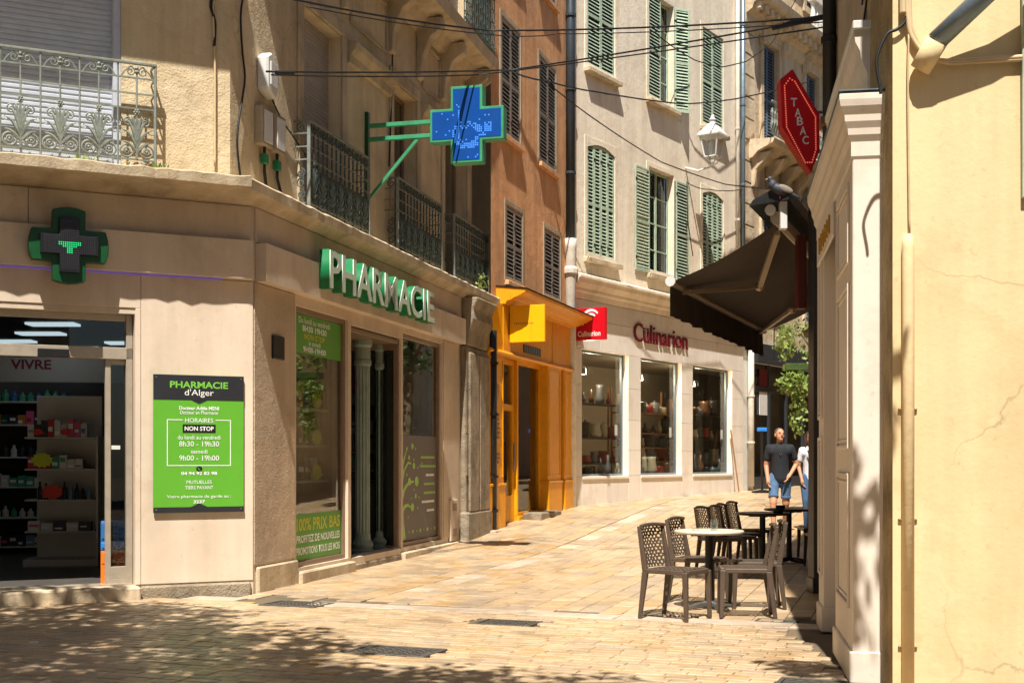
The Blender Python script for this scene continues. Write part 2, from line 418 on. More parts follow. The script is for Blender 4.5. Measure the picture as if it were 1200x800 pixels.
def sweep(name, path, prof, m, parent=None, closed=True):
    """prof rows (t, z) carried along path: callables t, z -> point"""
    b = MB(); n = len(prof)
    for p in path: b.v += [tuple(p(t, z)) for t, z in prof]
    for i in range(len(path)-1):
        for j in range(n if closed else n-1):
            k = (j+1) % n; b.face((i*n+j, i*n+k, (i+1)*n+k, (i+1)*n+j))
    b.face(range(n)); b.face([(len(path)-1)*n+j for j in range(n)])
    return b.build(name, m, parent)
def word_layout(txt, bold):
    """(x0, x1, y0, y1) of each letter as the font sets the whole word"""
    out = []
    for i, ch in enumerate(txt):
        def ext(x):
            me = text_mesh(x, bold); c = [v.co.copy() for v in me.vertices]; bpy.data.meshes.remove(me); return c
        a = ext(ch); w = max(v.x for v in a)-min(v.x for v in a); e = max(v.x for v in ext(txt[:i+1]))
        out.append((e-w, e, min(v.y for v in a), max(v.y for v in a)))
    return out
def text_mesh(txt, bold=0, extrude=0):
    cu = bpy.data.curves.new('lettering', 'FONT'); cu.body = txt; cu.size = 1; cu.offset = bold; cu.extrude = extrude
    cu.resolution_u = 3; cu.align_x = 'LEFT'
    o = bpy.data.objects.new('lettering', cu); me = bpy.data.meshes.new_from_object(o)
    bpy.data.objects.remove(o); bpy.data.curves.remove(cu); return me
def lettering(name, fr, txt, s0, s1, z0, z1, t, m, parent=None, bold=0, depth=0, facem=None, label=None):
    """txt fitted to the rectangle (s0..s1, z0..z1) standing proud of plane t"""
    me = text_mesh(txt, bold, depth/2)
    xs = [v.co.x for v in me.vertices]; ys = [v.co.y for v in me.vertices]
    x0, x1, y0, y1 = min(xs), max(xs), min(ys), max(ys)
    for v in me.vertices:
        x = (v.co.x-x0)/(x1-x0); y = (v.co.y-y0)/(y1-y0)
        v.co = fr(s0+(s1-s0)*x, t+depth/2+v.co.z, z0+(z1-z0)*y)
    me.materials.clear(); me.materials.append(MATS[m])
    if facem:
        me.materials.append(MATS[facem]); nn = Vector((fr.n[0], fr.n[1], 0))
        me.update()
        for p in me.polygons:
            if abs(p.normal.dot(nn)) > .9: p.material_index = 1
    o = link(name, me, parent)
    if label: o['label'] = label
    return o
def word_line(fr, txt, s0, s1, z0, z1, t, m, parent, bold=0):
    """a line of print fitted to s0..s1, every word its own piece"""
    def wd(x):
        me = text_mesh(x, bold); xs = [v.co.x for v in me.vertices]; w = max(xs)-min(xs); bpy.data.meshes.remove(me); return w
    ws = txt.split(); W_ = [wd(w) for w in ws]; gap = .35; k = (s1-s0)/(sum(W_)+gap*(len(ws)-1)); x = s0
    for w, l in zip(ws, W_): lettering('lettering', fr, w, x, x+l*k, z0, z1, t, m, parent, bold); x += (l+gap)*k
def text_line(fr, txt, sc_, z0, z1, t, m, parent, wscale=.62, bold=0, name='lettering'):
    """centred line of print, cap height z1-z0"""
    me = text_mesh(txt, bold); xs = [v.co.x for v in me.vertices]; w = (max(xs)-min(xs))*(z1-z0)/.7*wscale/.62
    bpy.data.meshes.remove(me)
    return lettering(name, fr, txt, sc_-w/2, sc_+w/2, z0, z1, t, m, parent, bold)
def louvre_leaf(parent, fr, s0, s1, z0, z1, t, m, pitch=.085, mid=True, thick=.035, rail=.055, arch=0, back=True):
    """a louvred shutter leaf: frame with stiles and rails, and its blades"""
    st = .05
    bars = [(s0, s0+st, t, t+thick, z0, z1), (s1-st, s1, t, t+thick, z0, z1),
            (s0+st, s1-st, t, t+thick, z0, z0+rail+.03), (s0+st, s1-st, t, t+thick, z1-rail, z1)]
    zm = z0+(z1-z0)*.46
    if mid: bars.append((s0+st, s1-st, t, t+thick, zm, zm+rail+.02))
    o = boxes('shutter', fr, bars, m, parent, .004)
    b = MB(); z = z0+rail+.05
    while z < z1-rail-.03:
        if not (mid and zm-.04 < z < zm+rail+.03):
            p = [fr(s0+st-.005, t+.002, z+.045), fr(s1-st+.005, t+.002, z+.045), fr(s1-st+.005, t+thick-.003, z), fr(s0+st-.005, t+thick-.003, z)]
            q = [Vector(x)+Vector((0, 0, .012)) for x in p]
            b.hexa(p+q)
        z += pitch
    lo = b.build('louvres', m, o); lo['kind'] = 'stuff'
    if back: box('backing', fr, s0+.01, s1-.01, t-.05, t-.03, z0+.01, z1-.01, 'room_dark', o, 0)  # dark sheet added to stop sky light leaking through the blades
    if mid:   # hinges and latch
        boxes('hinge', fr, [(s0-.02, s0+.06, t+thick, t+thick+.012, z0+.3, z0+.34), (s0-.02, s0+.06, t+thick, t+thick+.012, z1-.34, z1-.3)], 'black', o, 0)
    return o
def roller(name, fr, s0, s1, z0, z1, t, m, parent, pitch=.055):
    b = MB(); z = z0; rows = []
    while z < z1: rows += [(t, z), (t+.011, z+pitch*.3), (t+.011, z+pitch*.8), (t, z+pitch*.97)]; z += pitch
    n = len(rows)
    for s in (s0, s1): b.v += [tuple(fr(s, a, c)) for a, c in rows]
    for i in range(n-1): b.face((i, i+1, n+i+1, n+i))
    return b.build(name, m, parent)
def pane(name, fr, s0, s1, z0, z1, t, parent, m='glass', th=.006):
    return MB().box(fr, s0, s1, t-th, t, z0, z1).build(name, m, parent)
def frame_bars(name, fr, s0, s1, z0, z1, t0, t1, w, m, parent, extra=()):
    rows = [(s0, s0+w, t0, t1, z0, z1), (s1-w, s1, t0, t1, z0, z1), (s0+w, s1-w, t0, t1, z0, z0+w), (s0+w, s1-w, t0, t1, z1-w, z1)]
    return boxes(name, fr, rows+list(extra), m, parent, .003)
def spiral(c, r0, turns, ang0, sgn=1, n=16, shrink=.2):
    """(s, z) points of a scroll ending at its eye c"""
    out = []
    for i in range(n+1):
        k = i/n; r = r0*(1-(1-shrink)*k); a = ang0+sgn*turns*2*math.pi*k
        out.append((c[0]+r*math.cos(a), c[1]+r*math.sin(a)))
    return out
# ---------------------------------------------------------------- facade lines
CX, CY = -2.75, 13.6
FA = Frame(CX, CY, .9, .4355)             # pharmacy front
FB = Frame(CX, CY, .2456, .9694)          # pharmacy side along the street
FC = Frame(-.38, 22.95, .3105, .9506)     # orange house
FD = Frame(1.265, 27.9, .5547, .832)      # beige house and the ornate one after it
FR = Frame(2.15, 8.08, .1644, .9864, True)   # cream shopfront, street side
FY = Frame(2.26, 7.6, .9864, -.1644)      # yellow gable wall
FT = Frame(3.16, 13.6, .36, .933, True)   # tobacco shop
KAB = math.tan(math.acos(FA.d[0]*FB.d[0]+FA.d[1]*FB.d[1])/2)
def corner_path(sa, sb):
    return [lambda t, z: FA(sa, t, z), lambda t, z: FB(-KAB*t, t, z), lambda t, z: FB(sb, t, z)]

# ---------------------------------------------------------------- ground and paving
g = MB(); ys = [-60, -20, 0, 6, 12, 17, 18, 19, 20, 21, 22, 23, 26, 30, 35, 40, 45, 80, 140]; xs = [-120, -30, -12, -6, -3, 0, 3, 6, 9, 12, 16, 30, 120]
for y in ys:
    for x in xs: g.v.append((x, y, ground_z(y)-.016))
for j in range(len(ys)-1):
    for i in range(len(xs)-1): a = j*len(xs)+i; g.face((a, a+1, a+1+len(xs), a+len(xs)))
ground = tag(g.build('ground', 'joint'), 'pale stone paved ground of the pedestrian street', None, kind='structure')
STRIP0 = Vector((-2.16, 12.72)); SD = Vector((4.96, -1.95)).normalized(); SN = Vector((-SD.y, SD.x))   # pale line across the street mouth
AX = Vector((.29, .957)).normalized(); BX = Vector((AX.y, -AX.x)); GO = Vector((-1.53, 12.7))          # street axis, gutter line
COVERS = [(348, 707, .62, .42), (463, 762, .66, .42), (595, 729, .52, .36), (910, 727, .36, .22), (958, 800, .5, .3)]
def gpt(u, v): y = FPX*CAMH/(v-V0); return Vector(((u-U0)/FPX*y, y))
cov = [(gpt(u, v), w, d) for u, v, w, d in COVERS]
def under_cover(p):
    for c, w, d in cov:
        q = p-c
        if abs(q.dot(SD)) < w/2+.06 and abs(q.dot(SN)) < d/2+.04: return True
    return False
def behind(fr, p, t=-.05):
    return (p.x-fr.o[0])*fr.n[0]+(p.y-fr.o[1])*fr.n[1] < t
def in_street(p):
    if p.y < 22.9 and behind(FB, p): return False
    if 22.9 <= p.y < 27.8 and behind(FC, p): return False
    if p.y >= 27.8 and behind(FD, p): return False
    if p.y < 13.6 and p.x > 2.15+.1667*(p.y-8.08)+.3: return False
    if p.y >= 13.6 and p.x > 3.3+.386*(p.y-13.6)+.5: return False
    return True
def piece(mb, c, ax, bx, la, lb, z, rnd, tilt=(0, 0), gap=.006, dome=.004):
    """one paving stone: chamfered block whose top lies at z"""
    mb.r = rnd; b = len(mb.v)
    for k, (ins, dz) in enumerate(((0, -.03), (0, -.005), (.006, 0))):
        for sa, sb in ((-1, -1), (1, -1), (1, 1), (-1, 1)):
            ha = la/2-gap/2-ins; hb = lb/2-gap/2-ins
            p = c+ax*sa*ha+bx*sb*hb
            mb.v.append((p.x, p.y, z+dz+tilt[0]*sa*ha+tilt[1]*sb*hb))
    for k in (0, 1):
        for i in range(4): j = (i+1) % 4; mb.face((b+k*4+i, b+k*4+j, b+k*4+4+j, b+k*4+4+i))
    mb.face((b+8, b+9, b+10, b+11))
def in_view(p, m=30):
    if p.y < 1: return False
    u = U0+FPX*p.x/p.y; v = V0+FPX*CAMH/p.y
    return -m < u < 1035+m and v < 800+m
rng = random.Random(3)
setts = []      # small setts of the square in the foreground
row = 0; b = -.19
while b > -6.4:
    a = -4.5+(row % 2)*.11+rng.uniform(-.03, .03); row += 1
    while a < 6.2:
        l = rng.choice((.16, .2, .2, .24)); c = STRIP0+SD*(a+l/2)+SN*b; a += l
        if under_cover(c) or behind(FA, c, -.02) or (behind(FY, c) and c.x > 2.2) or (c.y > 8 and c.x > 2.15+.1667*(c.y-8.08)+.25): continue
        setts.append((c, SD, SN, l, .11, rng.choice((rng.uniform(0, .85), rng.uniform(0, .5)))))
    b -= .11
slabs = []      # larger slabs running up the street
nb = 0; bb = -3.4
while bb < 9.5:
    pale = abs(bb) < .05
    w = .3 if pale else (.22 if rng.random() < .6 else .27)
    aa = -4+rng.uniform(0, .5)
    while aa < 34:
        l = rng.uniform(.3, .62); c = GO+AX*(aa+l/2)+BX*(bb+w/2); aa += l
        if (c-STRIP0).dot(SN) < .2+.0 or not in_street(c) or under_cover(c): continue
        slabs.append((c, AX, BX, l, w, rng.choice((rng.uniform(.88, 1), rng.uniform(.0, .9))) if pale else rng.uniform(0, .86)))
    bb += w
    if -.2 < bb < .2 and not pale: bb = 0.0
strip = []
a = -3.2
while a < 5.2:
    l = rng.uniform(.5, .95); c = STRIP0+SD*(a+l/2)+SN*.02; a += l
    if c.x > 2.9 or behind(FA, c, 0) or under_cover(c): continue
    strip.append((c, SD, SN, l, .32, rng.uniform(.88, 1)))
# trim slabs that would run into the cross strip: keep those whose near edge clears it
slabs = [s for s in slabs if (s[0]-STRIP0).dot(SN) > .2+.5*abs(AX.dot(SN))*s[3]*.55]
def lay(name, rows, field, n=300):
    rows.sort(key=lambda r: (not in_view(r[0]), r[0].y))
    for c, ax, bx, la, lb, rnd in rows[:n]:
        mb = MB(); piece(mb, Vector((0, 0)), ax, bx, la, lb, 0, rnd, (rng.uniform(-.008, .008), rng.uniform(-.008, .008)))
        o = mb.build(name, 'paving'); o.location = (c.x, c.y, ground_z(c.y)+rng.uniform(-.003, .002)); o.parent = ground
    if rows[n:]:
        mb = MB()
        for c, ax, bx, la, lb, rnd in rows[n:]:
            sl = (ground_z(c.y+.2)-ground_z(c.y-.2))/.4
            piece(mb, c, ax, bx, la, lb, ground_z(c.y)+rng.uniform(-.003, .002), rnd, (sl*ax.y+rng.uniform(-.004, .004), sl*bx.y+rng.uniform(-.004, .004)))
        tag(mb.build(field, 'paving', ground), kind='stuff')
lay('paving_sett', setts, 'sett_field'); lay('paving_slab', slabs, 'slab_field'); lay('pale_slab', strip, 'strip')
for q, (c, w, d) in enumerate(cov):
    base = thing('drain_cover', ['cast metal drain cover by the pharmacy corner plinth', 'largest cast metal drain cover among the small setts',
        'cast metal drain cover on the pale cross strip mid street', 'stone coloured drain cover beside the front chairs', 'cast metal drain cover at the foot of the cream pilaster'][q],
        'drain cover', (c.x, c.y, 0), 'drain covers set in the paving')
    fr = Frame(c.x, c.y, SD.x, SD.y, True)
    boxes('frame', fr, [(-w/2, w/2, -d/2, -d/2+.03, -.03, .004), (-w/2, w/2, d/2-.03, d/2, -.03, .004), (-w/2, -w/2+.03, -d/2+.03, d/2-.03, -.03, .004), (w/2-.03, w/2, -d/2+.03, d/2-.03, -.03, .004)], 'cast_iron', base, .002)
    box('plate', fr, -w/2+.034, w/2-.034, -d/2+.034, d/2-.034, -.03, -.003, 'cast_iron', base, 0)
    mb = MB(); f2 = Frame(c.x, c.y, SD.x+SD.y*.8, SD.y-SD.x*.8, True)
    for i in range(-12, 13):
        for j in range(-8, 9):
            s, t = i*.055, j*.055
            p = f2(s, t, 0).to_2d()-c
            if abs(p.dot(SD)) < w/2-.06 and abs(p.dot(SN)) < d/2-.055:
                if (i+j) % 2: mb.box(f2, s-.022, s+.022, t-.007, t+.007, -.004, .002)
                else: mb.box(f2, s-.007, s+.007, t-.022, t+.022, -.004, .002)
    tag(mb.build('tread', 'cast_iron', base), kind='stuff')
# ---------------------------------------------------------------- pharmacy building
PH = thing('pharmacy_building', 'cream corner building with pharmacy shopfronts, worn ledge and iron balconies above', 'building', (CX, CY, 0))
ds = FA.s(158)                            # door jamb on the front
w1, w2 = (1.115, 2.73, .17, 3.19), (4.85, 6.72, .17, 3.24)
dr = (2.83, 4.77, .16, 3.14)
wall('wall', FA, -7, 0, -.05, 4.1, [(-5.2, ds, .0, 2.9)], .3, 'clad', PH)
wall('wall', FB, 0, 9.64, -.05, 4.1, [w1, w2, dr], .22, 'clad', PH)
# proud cladding panels with open joints
def clad(fr, s0, s1, z0, z1, t=.012, m='clad'): return box('cladding_panel', fr, s0, s1, 0.001, t, z0, z1, m, PH, .003)
clad(FA, ds+.06, -.004, .14, 3.3); clad(FA, -6.9, -5.22, .14, 3.3)
clad(FA, -2.56, ds+.056, 2.96, 3.3); clad(FA, -5.2, -2.566, 2.96, 3.3)
box('door_jamb', FA, ds+.004, ds+.056, 0.001, .02, .14, 2.955, 'clad', PH)
for a, c in ((-6.9, -4.6), (-4.594, -2.25), (-2.244, -.02)): clad(FA, a, c, 3.73, 4.095, .02)
clad(FB, .006, 1.06, .3, 3.3, .014, 'clad_rough'); clad(FB, 6.78, 7.6, .17, 3.3)
for a, c in ((.03, 2.3), (2.306, 5.0), (5.006, 7.6)): clad(FB, a, c, 3.73, 4.095, .02)
# fascia band
for a, c in ((-7, -3.4), (-3.394, -.03)): box('fascia_panel', FA, a, c, 0, .13, 3.31, 3.72, 'clad', PH)
box('fascia_panel', FB, .05, 7.62, 0, .13, 3.31, 3.72, 'clad', PH)
box('led_strip', FA, -7, -.35, .06, .085, 3.288, 3.308, 'led_purple', PH, 0)
# ledge, worn along its edge
rg = random.Random(5)
KL = 2.9     # the ledge is deeper over the front than along the side
def meet(ta, tb):
    d = FA.n[0]*FB.n[1]-FA.n[1]*FB.n[0]
    return CX+(ta*FB.n[1]-FA.n[1]*tb)/d, CY+(FA.n[0]*tb-FB.n[0]*ta)/d
def kf(t): return t*KL if t > 0 else t
path = [(lambda t, z, s=s: FA(s, kf(t), z)) for s in [-7+i*.12 for i in range(58)]]+[lambda t, z: Vector((*meet(kf(t), t), z))]+[(lambda t, z, s=s: FB(s, t, z)) for s in [.2+i*.12 for i in range(79)]]
def ledge_path():
    out = []
    for i, p in enumerate(path):
        j = rg.uniform(-.005, .005); k = rg.uniform(-.014, .004)
        out.append(lambda t, z, p=p, j=j, k=k: p(t+(j if t > .1 else 0), z+(k if z > 4.25 and t > .1 else 0)))
    return out
sweep('ledge', ledge_path(), [(-.42, 4.1), (.0, 4.1), (.04, 4.1), (.1, 4.15), (.17, 4.18), (.19, 4.19), (.195, 4.29), (.16, 4.32), (-.42, 4.36)], 'stone_trim', PH)
# plinths
boxes('plinth', FA, [(ds+.05, -.03, -.01, .05, -.06, .125)], 'old_stone', PH, .02)
for r_ in ((.05, 1.085, -.01, .045, -.06, .27), (1.09, 2.78, -.01, .09, -.06, .13), (4.75, 7.7, -.01, .07, -.06, .1)): box('plinth', FB, *r_, 'stone_trim', PH, .015)
box('door_step', FA, -5.3, ds+.04, -.35, .16, -.06, .13, 'stone_trim', PH, .02)
box('door_step', FB, 2.79, 4.74, -1.2, .02, -.06, .075, 'old_stone', PH, .015)
box('flue_vent', FB, .42, .72, .014, .04, 2.52, 2.78, 'black', PH, .008)
box('gas_cover', FB, 7.05, 7.42, .014, .05, .12, .78, 'clad', PH, .006)
for z_ in (.2, .6): box('vent_grille', FB, 7.14, 7.34, .05, .056, z_, z_+.12, 'bronze', PH, 0)
# upper floor, set back behind the ledge
TU = -.35
sA = FA.s(142, TU); up0, up1 = 4.38, 15
b1 = (FB.s(354, TU), FB.s(399, TU)); b2 = (FB.s(460, TU), FB.s(487, TU)); b3 = (FB.s(520, TU), FB.s(546, TU))
ztop = FB.z(460, 100, TU)
holesB = [(a, c, 4.4, 7.0) for a, c in (b1, b2, b3)]+[(a, c, 8.75, 11.6) for a, c in (b1, b2, b3)]
wall('upper_wall', FA, -7, KAB*TU, 4.3, up1, [(-4.4, sA, 4.42, 7.15), (-4.4, sA, 8.8, 11.6)], .24, 'upper', PH, TU)
wall('upper_wall', FB, -KAB*TU, 9.64, 4.3, up1, holesB, .28, 'upper', PH, TU)
roller('roller_shutter', FA, -4.4, sA, 4.42, 7.15, TU-.16, 'roller', PH)
boxes('shutter_guide', FA, [(sA-.075, sA, TU-.2, TU-.02, 4.42, 7.15)], 'roller', PH)
roller('roller_shutter', FA, -4.4, sA, 8.8, 11.6, TU-.16, 'roller', PH)
roller('roller_shutter', FB, *b1, 4.4, 7.0, TU-.18, 'roller_brown', PH, .05)
for a, c in (b2, b3):
    w = frame_bars('window', FB, a, c, 4.4, 7.0, TU-.25, TU-.19, .07, 'bronze', PH, [((a+c)/2-.04, (a+c)/2+.04, TU-.25, TU-.19, 4.47, 6.93)])
    pane('pane', FB, a+.07, (a+c)/2-.04, 4.47, 6.93, TU-.21, w); pane('pane', FB, (a+c)/2+.04, c-.07, 4.47, 6.93, TU-.21, w)
    box('dark_backing', FB, a, c, TU-.33, TU-.3, 4.4, 7.0, 'room_dark', w, 0)  # plain dark sheet filling the opening behind the panes
for a, c in (b1, b2, b3):
    roller('roller_shutter', FB, a, c, 8.75, 11.6, TU-.16, 'roller_brown', PH, .05)
    # architrave of the first floor windows and its hood
    boxes('architrave', FB, [(a-.16, a-.01, TU, TU+.035, 4.4, 7.02), (c+.01, c+.16, TU, TU+.035, 4.4, 7.02), (a-.16, c+.16, TU, TU+.035, 7.02, 7.2)], 'stone_trim', PH, .01)
# pier caps, sunk panels, consoles and second floor cornice
for a, c in ((b1[1]+.22, b2[0]-.16), (b2[1]+.2, b3[0]-.14)):
    sweep('pier_cap', [lambda t, z, a=a: FB(a, t, z), lambda t, z, c=c: FB(c, t, z)], [(TU, 6.72), (TU+.05, 6.74), (TU+.06, 6.84), (TU+.13, 6.92), (TU+.15, 7.0), (TU, 7.05)], 'stone_trim', PH)
    frame_bars('spandrel_panel', FB, a+.1, c-.1, 7.3, 8.05, TU, TU+.03, .05, 'stone_trim', PH)
sweep('string_course', [lambda t, z: FB(.2, t, z), lambda t, z: FB(9.6, t, z)], [(TU, 8.1), (TU+.1, 8.14), (TU+.2, 8.3), (TU+.48, 8.36), (TU+.5, 8.56), (TU, 8.6)], 'stone_trim', PH)
for s in (b1[0]-.1, b1[1]+.1, b2[0]-.12, b2[1]+.12, b3[0]-.12, b3[1]+.12, 9.3):
    MB().prism(Frame(*FB(s, 0, 0).to_2d(), -FB.n[0], -FB.n[1]), [(.35, 7.35), (.27, 7.4), (.25, 7.7), (.12, 8.0), (-.06, 8.12), (-.06, 8.3), (.35, 8.3)], -.1, .1).build('console', 'stone_trim', PH, .012)
box('upper_shade_slab', FA, -6.5, -.5, TU, .95, 8.36, 8.58, 'stone_trim', PH, .02)  # unseen slab, added and made deep to shade the wall below
box('roof', FB, -3, 9.64, -7, -.2, 14.95, 15.2, 'stone_trim', PH)
box('rear_wall', FB, 9.5, 9.62, -8, -.36, 0, 15, 'grey_wall', PH)
boxes('core', FB, [(-6, 9.45, -8.3, -8.0, 0, 15)], 'grey_wall', PH)
# upper grille railing at second floor
for a, c in ((b2[0]-.3, b2[1]+.3), (b3[0]-.3, b3[1]+.3)):
    bl = boxes('balcony', FB, [(a, c, TU+.43, TU+.46, 9.6, 9.64), (a, c, TU+.43, TU+.46, 8.66, 8.69)], 'iron_dark', PH, .003)
    mb = MB(); n = int((c-a)/.11)
    for i in range(n+1):
        s = a+(c-a)*i/n; mb.tube([FB(s, TU+.445, 8.6), FB(s, TU+.445, 9.62)], .009, 5)
    for i in range(n):
        s = a+(c-a)*(i+.5)/n
        for z in (8.78, 8.98, 9.18, 9.4):
            mb.tube([FB(p, TU+.445, q) for p, q in spiral((s, z), .05, 1.2, 0, 1 if i % 2 else -1, 8)], .006, 4)
    mb.build('grille', 'iron_dark', bl)
# ---- ironwork balconies
def balcony(fr, s0, s1, t, tw, zb, bays, m, ht=1.05, k_=1.0):
    """railing in plane t between s0 and s1 with short returns to the wall plane tw"""
    bal = boxes('balcony', fr, [(s0-.015, s1+.015, t-.022, t+.022, zb+ht-.012, zb+ht+.014)]+[(s, s+.02 if s < s1 else s-.02, tw, t-.022, zb+ht-.012, zb+ht+.014) for s in (s0, s1)], m, PH, .004)
    L = (s1-s0)/bays
    rails = [ht-.15, ht-.31, ht-.465, .06]
    for z in rails: boxes('rail', fr, [(s0, s1, t-.008, t+.008, zb+z-.008, zb+z+.008)]+[(s, s+.014 if s < s1 else s-.014, tw, t, zb+z-.008, zb+z+.008) for s in (s0, s1)], m, bal, 0)
    for k in range(2*bays+1):
        s = s0+L*k/2
        z0, z1 = (0.0, ht) if k % 2 == 0 else (.45, ht-.1)
        r = (.028 if k_ > 1.3 else .018) if k in (0, 2*bays) else .008*k_
        MB().tube([fr(s, t, zb+z0), fr(s, t, zb+z1)], r, 4 if k in (0, 2*bays) else 6).build('bar', m if k in (0, 2*bays) or k_ < 1.3 else 'iron_dark', bal)
    if k_ > 1.3: m = 'iron_dark'
    FP = Frame(*fr(s0, tw, 0).to_2d(), *fr.n); dd_ = t-tw        # scrolls in the near return
    if k_ > 1.3:
        for zc2, sg in ((zb+ht-.08, 1), (zb+.42, -1), (zb+.3, 1), (zb+.16, -1)):
            MB().tube([FP(a, 0, z) for a, z in spiral((dd_/2, zc2), .06, 1.4, 1.5, sg, 14)], .009, 5).build('return_scroll', m, bal)
    for k in range(bays):                 # crest scrolls
        c = s0+L*(k+.5); mb = MB()
        for sg in (-1, 1):
            pts = spiral((c+sg*.062, zb+ht-.085), .05, 1.4, math.pi/2, sg, 18)
            mb.tube([fr(c+sg*.16, t, zb+ht-.15), fr(c+sg*.125, t, zb+ht-.09)]+[fr(a, t, z) for a, z in pts], .0065*k_, 5)
        mb.ball(fr(c, t, zb+ht-.05), .022, n=6, k=4); mb.ball(fr(c, t, zb+ht-.09), .03, .03, .015, n=6, k=4)
        mb.build('crest_scroll', m, bal)
        f = MB()                          # flower on the middle bar
        for q in range(6):
            a = q*math.pi/3; f.ball(fr(c+.024*math.cos(a), t+.004, zb+.545+.024*math.sin(a)), .014, n=6, k=4)
        f.ball(fr(c, t+.012, zb+.545), .013, n=6, k=4)
        f.build('flower', m, bal)
        p = MB()                          # palmette and rosettes
        p.tube([fr(c, t, zb+.06), fr(c, t, zb+.5)], .011*k_, 5)
        for sg in (-1, 1):
            for z0, dx, dz in ((.12, .15, .12), (.16, .14, .2), (.2, .10, .25), (.24, .055, .26)):
                pts = [fr(c+sg*dx*(q/6)**1.2, t+.004, zb+z0+dz*math.sin(q/6*math.pi/2)) for q in range(7)]
                p.tube(pts, [k_*q_ for q_ in (.004, .012, .015, .014, .012, .008, .003)], 5)
            p.tube([fr(a, t, z) for a, z in [(c, zb+.3), (c+sg*.03, zb+.42)]+spiral((c+sg*.085, zb+.445), .05, 1.3, math.pi*(.5 if sg > 0 else .5), -sg, 14)], .0075*k_, 5)
            ctr = (c+sg*L*.27, zb+.145)
            for rr_, th in ((.066, .009*k_), (.03, .008*k_)):
                p.tube([fr(ctr[0]+rr_*math.cos(q*math.pi/7), t, ctr[1]+rr_*math.sin(q*math.pi/7)) for q in range(15)], th, 5, False)
            p.ball(fr(ctr[0], t, ctr[1]), .017, n=6, k=4)
            p.tube([fr(a, t, z) for a, z in spiral((c+sg*L*.42, zb+.36), .045, 1.0, 0 if sg < 0 else math.pi, sg, 10)], .006, 4)
        for sg in (-1, 1): p.ball(fr(c+sg*L*.22, t, zb+.02), .016, n=6, k=4)
        p.build('palmette', m, bal)
    return bal
tR = TU+.2
sE = FA.s(182, tR)
balcony(FA, sE-.375*8, sE, tR, TU, 4.45, 8, 'iron', 1.05, 1.25)
for u0, u1, n in ((362, 432, 7), (466, 517, 7), (532, 572, 7)):
    balcony(FB, FB.s(u0, tR), FB.s(u1, tR), tR, TU, 4.45, n, 'iron', 1.05, 1.4)
# old stone corner pilaster at the end of the shopfront
pil = boxes('stone_pilaster', FB, [(7.72, 9.1, 0, .1, .5, 3.3)], 'old_stone', PH, .02)
for z in (1.15, 1.85, 2.55): box('stone_block', FB, 7.70, 9.12, .101, .112, z+.006, z+.69, 'old_stone', pil, .01)
for a, c in ((7.8, 8.36), (8.42, 9.02)):
    box('stone_block', FB, a, c, .113, .15, .56, 3.2, 'old_stone', pil, .03)
box('base', FB, 7.66, 9.16, 0, .16, -.05, .56, 'old_stone', pil, .03)
MB().prism(Frame(*FB(7.9, 0, 0).to_2d(), FB.n[0], FB.n[1]), [(0, 3.3), (.12, 3.32), (.14, 3.55), (.22, 3.75), (.2, 3.9), (.3, 4.1), (0, 4.12)], -1.1, .1).build('scroll_bracket', 'old_stone', pil, .02)
# ---- side windows and doorway
def shop_window(fr, r, parent, m='bronze', t=-.06):
    w = frame_bars('window', fr, r[0], r[1], r[2], r[3], t-.07, t+.02, .06, m, parent)
    pane('pane', fr, r[0]+.06, r[1]-.06, r[2]+.06, r[3]-.06, t-.02, w); return w
W1 = shop_window(FB, w1, PH); W2 = shop_window(FB, w2, PH)
a, c = w1[0]+.07, w1[1]-.07
tg = -.075
st1 = box('opening_hours_sticker', FB, a, c, tg, tg+.003, 2.66, 3.12, 'sticker_green', W1, 0)
st1['label'] = 'green sticker with the opening hours at the top of the shop window'
m_ = (a+c)/2
for txt, z0, z1, mt, bo, ws in (('Du lundi au vendredi', 3.02, 3.09, 'white_print', 0, .52), ('8H30 19H30', 2.925, 3.0, 'white_print', .02, .6), ('NON STOP', 2.84, 2.905, 'yellow_print', .02, .62), ('le samedi', 2.77, 2.83, 'white_print', 0, .52), ('9H00-19H00', 2.685, 2.755, 'white_print', .02, .6)):
    text_line(FB, txt, m_-.1, z0, z1, tg+.005, mt, W1, ws*1.35, bo)
st2 = box('promotion_sticker', FB, a, c, tg, tg+.003, .24, .78, 'sticker_green', W1, 0)
st2['label'] = 'green sticker announcing low prices at the foot of the shop window'
word_line(FB, '100% PRIX BAS', a+.1, c-.04, .58, .73, tg+.005, 'yellow_print', W1, .02)
word_line(FB, 'PROFITEZ DE NOUVELLES', a+.1, c-.04, .44, .53, tg+.005, 'white_print', W1, .02)
word_line(FB, 'PROMOTIONS TOUS LES MOIS', a+.1, c-.04, .30, .39, tg+.005, 'white_print', W1, .02)
a, c = w2[0]+.07, w2[1]-.07
st3 = box('tree_sticker', FB, a, c, tg, tg+.003, .24, 1.78, 'sticker_grey', W2, 0)
st3['label'] = 'grey sticker with a pale green curling tree and lines of print'
mb = MB(); tt = tg+.006
def ribbon(mb, pts, ws, fr=FB, t=tt):
    for i in range(len(pts)-1):
        (x0, z0), (x1, z1) = pts[i], pts[i+1]; dx, dz = x1-x0, z1-z0; l = math.hypot(dx, dz) or 1; nx, nz = -dz/l, dx/l
        mb.poly([fr(x0+nx*ws[i], t, z0+nz*ws[i]), fr(x1+nx*ws[i+1], t, z1+nz*ws[i+1]), fr(x1-nx*ws[i+1], t, z1-nz*ws[i+1]), fr(x0-nx*ws[i], t, z0-nz*ws[i])])
ribbon(mb, [(a+.12, .26), (a+.1, .5), (a+.07, .8), (a+.08, 1.1), (a+.12, 1.35), (a+.28, 1.55)], [.13, .07, .06, .05, .035, .012])
